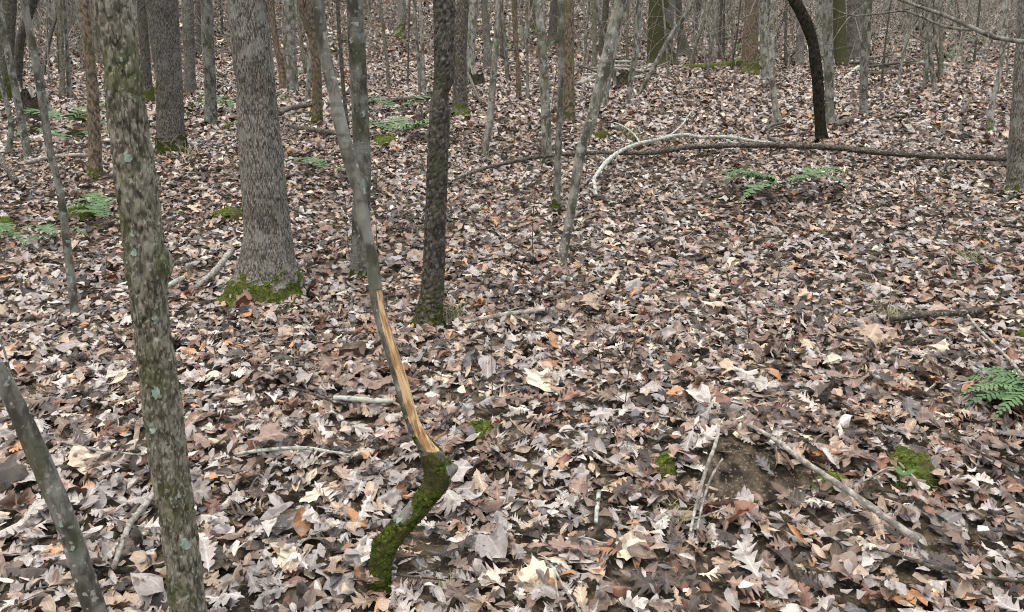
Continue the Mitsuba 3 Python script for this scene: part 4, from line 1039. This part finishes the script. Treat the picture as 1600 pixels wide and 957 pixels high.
fern('fern behind the flaky red brown tree', 112, 236, [170, 20, 210, -25], .55, 9)
fern('fern hugging the left side of the widest trunk', 362, 178, [190, 160, -70, 220], .55, 10)
fern('small fern just behind the nearest trunk on its left', 178, 344, [190, 150, 220], .34, 11)
fern('fern low among leaves in front of the nearest trunk, left side', 172, 365, [10, 190, 150], .3, 12)
g_f = np.random.default_rng(77)
for i in range(16):
    x, y = g_f.uniform(1080, 1600) if i < 9 else g_f.uniform(100, 1000), g_f.uniform(58, 128)
    fern('small green fern far back among bare twigs', x, y, list(g_f.uniform(0, 360, 4)), .5, 100 + i, 'small far ferns')

def cushion(label, x, y, w, h, shoots, name='moss_cushion', length=.009, seed=0, grp=None, hum=.16):
    """A rounded patch of moss, w by h pixels wide on the ground."""
    key = numbered(name)
    p = at(x, y); s = depth(p) / F
    rx = w * s / 2
    ry = max(rx * .5, h * s / 2 / max(.15, (CAM_H - p[2]) / np.linalg.norm(p - EYE) + .13))
    ry = min(ry, rx * 1.4)
    n, m = 14, 30
    rr, th = np.linspace(0.02, 1, n), np.arange(m) * 2 * np.pi / m
    ed = 1 + .5 * (meshkit.fbm(np.stack([np.cos(th) * 1.3, np.sin(th) * 1.3, 0 * th + x], 1), 3, 7) - .5) * 2
    X = p[0] + rx * rr[:, None] * np.cos(th) * ed; Y = p[1] + ry * rr[:, None] * np.sin(th) * ed
    Z = terrain(X, Y) + (.05 if depth(p) < 6 else .075) + hum * rx * .5 * (1 - rr[:, None] ** 2) - .06 * rr[:, None] ** 6
    Z += .012 * (meshkit.noise(np.stack([X * 70, Y * 70, 0 * X], -1), 3) - .5) + .02 * (meshkit.noise(np.stack([X * 20, Y * 20, 0 * X], -1), 4) - .5)
    v, f = np.stack([X, Y, Z], -1).reshape(-1, 3), quads(n, m)
    v, f = join([(v, f), blades(v, f, shoots, length * (1 if depth(p) < 5 else 2), seed, .4)])
    shape(key, v, f, 'moss_material', uv=int(x) % 50)
    say(key, label, 'moss', grp)
cushion('bright green moss cushion right of the bare soil', 1425, 742, 74, 54, 3000, hum=.75)
cushion('dull green moss cushion right of the bare wood strip', 748, 683, 52, 22, 1500)
cushion('yellow green moss patch left of the widest trunk', 358, 343, 44, 12, 900)
cushion('small round yellow moss cushion before the pale grey trunk', 361, 203, 20, 12, 500)
cushion('green moss patch behind the thin straight sapling', 132, 340, 60, 22, 1000)
cushion('green moss patch at the left edge', 8, 358, 30, 14, 500)
cushion('bright moss patch left of the grass behind the arched branch', 941, 218, 26, 12, 500)
cushion('moss patch left of the bare soil', 1040, 738, 44, 26, 900)
cushion('moss strip under the long grey stick', 1300, 768, 60, 24, 900)
cushion('mossy green mat behind the white flecked trunk', 600, 226, 44, 12, 600)
cushion('moss patch in front of the dark stump at the left', 122, 194, 30, 10, 400)
cushion('bright moss clump at the right edge above the fern', 1597, 536, 26, 12, 400)

def tuft(label, x, y, L, count, seed, dry=0, group=None):
    key = numbered('grass_tuft')
    g = np.random.default_rng(seed)
    p = at(x, y, .01)
    vs, fs = [], []
    k = 0
    for _ in range(count):
        a = g.uniform(0, 2 * np.pi); l = L * g.uniform(.5, 1.2); o = g.normal(0, .012 + L * .12, 2)
        d = np.array([math.cos(a), math.sin(a), 0]) * g.uniform(.3, 1.0)
        s = np.cross(d, [0, 0, 1.0]); s /= np.linalg.norm(s) + 1e-9
        q = p + [o[0], o[1], 0]
        for t in (0, .4, .75, 1.0):
            c = q + d * l * t * t * .8 + np.array([0, 0, l * (t * .9 - .45 * t * t)])
            w = .0016 * (1.05 - t) + .0003
            vs += [c - s * w, c + s * w]
        fs += [[k + 2 * j, k + 2 * j + 1, k + 2 * j + 3] for j in range(3)] + [[k + 2 * j, k + 2 * j + 3, k + 2 * j + 2] for j in range(3)]
        k += 8
    shape(key, np.array(vs), np.array(fs), 'green_material', uv=100 + seed, smooth=False)
    say(key, label, 'grass', group)
tuft('green grass tuft at the foot of the forked pale stick', 1055, 822, .10, 90, 1)
tuft('dry straw coloured grass at the foot of the scaly central trunk', 705, 505, .20, 80, 2)
tuft('dry grass wisps in front of the short dark log', 1395, 508, .16, 70, 3)
tuft('grass wisps on the slope at the right, above the dark log', 1510, 415, .20, 70, 4)
tuft('grass behind the arched lichen branch', 985, 222, .30, 90, 5)
tuft('grass wisps beside the arched lichen branch', 1005, 228, .28, 60, 6)
tuft('few green grass blades right of the mossy sapling foot', 705, 925, .09, 14, 7)
tuft('few grass blades in the bottom right part below the long stick', 1215, 945, .07, 20, 8)
tuft('grass wisps behind the short thin seedling, left half', 300, 250, .3, 50, 9)
tuft('grass at the foot of the straight grey trunk with flecks', 445, 165, .4, 90, 10)

def seedling(label, rows, tone_=0, group=None, twigs=0):
    key = numbered('seedling')
    base = at(rows[0][0], rows[0][1])
    pts = [base - [0, 0, .03]] + [up_plane(base, x, y) for x, y in rows[1:]]
    r = max(.0014, .9 * depth(base) / F)
    ms = [tube(pts, np.linspace(r, r * .5, len(pts)), 4, .03, 0)]
    g = np.random.default_rng(int(rows[0][0]))
    for _ in range(twigs):
        i = g.integers(1, len(pts)); q = pts[i - 1] + (pts[i] - pts[i - 1]) * g.uniform(.3, 1)
        dv = np.array([g.normal(0, .6), g.normal(0, .4), .8]) * np.linalg.norm(pts[-1] - pts[0]) * .3
        ms.append(tube([q, q + dv], [r * .6, r * .3], 3, .05, 0))
    v, f = join(ms)
    shape(key, v, f, 'stick_material', uv=tone_)
    say(key, label, 'seedling', group)
seedling('twiggy dry seedling in the middle of the open floor', [(975, 650), (980, 600), (985, 560), (998, 515)], 0, None, 5)
seedling('thin bare whip beside the slim pale trunk with mossy foot', [(836, 428), (832, 370), (835, 310), (852, 240), (862, 170), (875, 60)], 0, None, 2)
seedling('reddish thin stem left of the white flecked trunk', [(549, 415), (543, 370), (540, 320), (533, 280)], 0, None, 3)
seedling('thin stem hugging the right side of the crooked sapling', [(592, 420), (588, 360), (587, 310), (590, 270)], 0, None, 1)
gs = np.random.default_rng(91)
for i in range(30):
    x, y = gs.uniform(20, 1580), gs.uniform(200, 640)
    h = gs.uniform(30, 90) * (y / 500)
    dx = gs.normal(0, 8)
    seedling('hair thin bare seedling sticking up from the litter', [(x, y), (x + dx * .4, y - h * .5), (x + dx, y - h)], int(gs.integers(0, 2)), 'hair thin seedlings in the litter', int(gs.integers(0, 3)))

def small_plant():
    key = numbered('seedling')
    p = at(1405, 778, .05)
    v, f = tube([p - [0, 0, .05], p + [0, 0, .03]], [.0015, .001], 4, .02)
    shape(part(key, 'stem'), v, f, 'green_material', uv=3)
    for a, L in ((200, .05), (-10, .055), (90, .04)):
        tv, tf, tuv = FULL[7]
        q = tv * [L * 1.2, L, L]
        R = trimesh.transformations.euler_matrix(.5, 0, math.radians(a - 90), 'sxyz')[:3, :3]
        shape(part(key, 'leaf'), q @ R.T + p + [0, 0, .03], tf, 'green_material', uv=7, smooth=True)
    say(key, 'small dark green leafy seedling below the bright moss cushion', 'seedling')
small_plant()

gr = np.random.default_rng(63)
for x, y in ((1132, 716), (1150, 718), (1185, 722), (1205, 728)):     # fine roots hanging over the bare soil
    p0 = at(x, y - 8, .03)
    x += gr.normal(0, 14); u_ = gr.normal(0, 9); w_ = u_ * 1.6 + gr.normal(0, 4); l_ = gr.uniform(.5, 1.1)
    p1 = at(x + u_, y + 18 * l_, .02); p2 = at(x + w_, y + 36 * l_, .008)
    v, f = tube([p0, p1, p2], [.0014, .001, .0005], 4, .01, .1)
    shape(part('ground', 'root'), v, f, 'stick_material', uv=0)
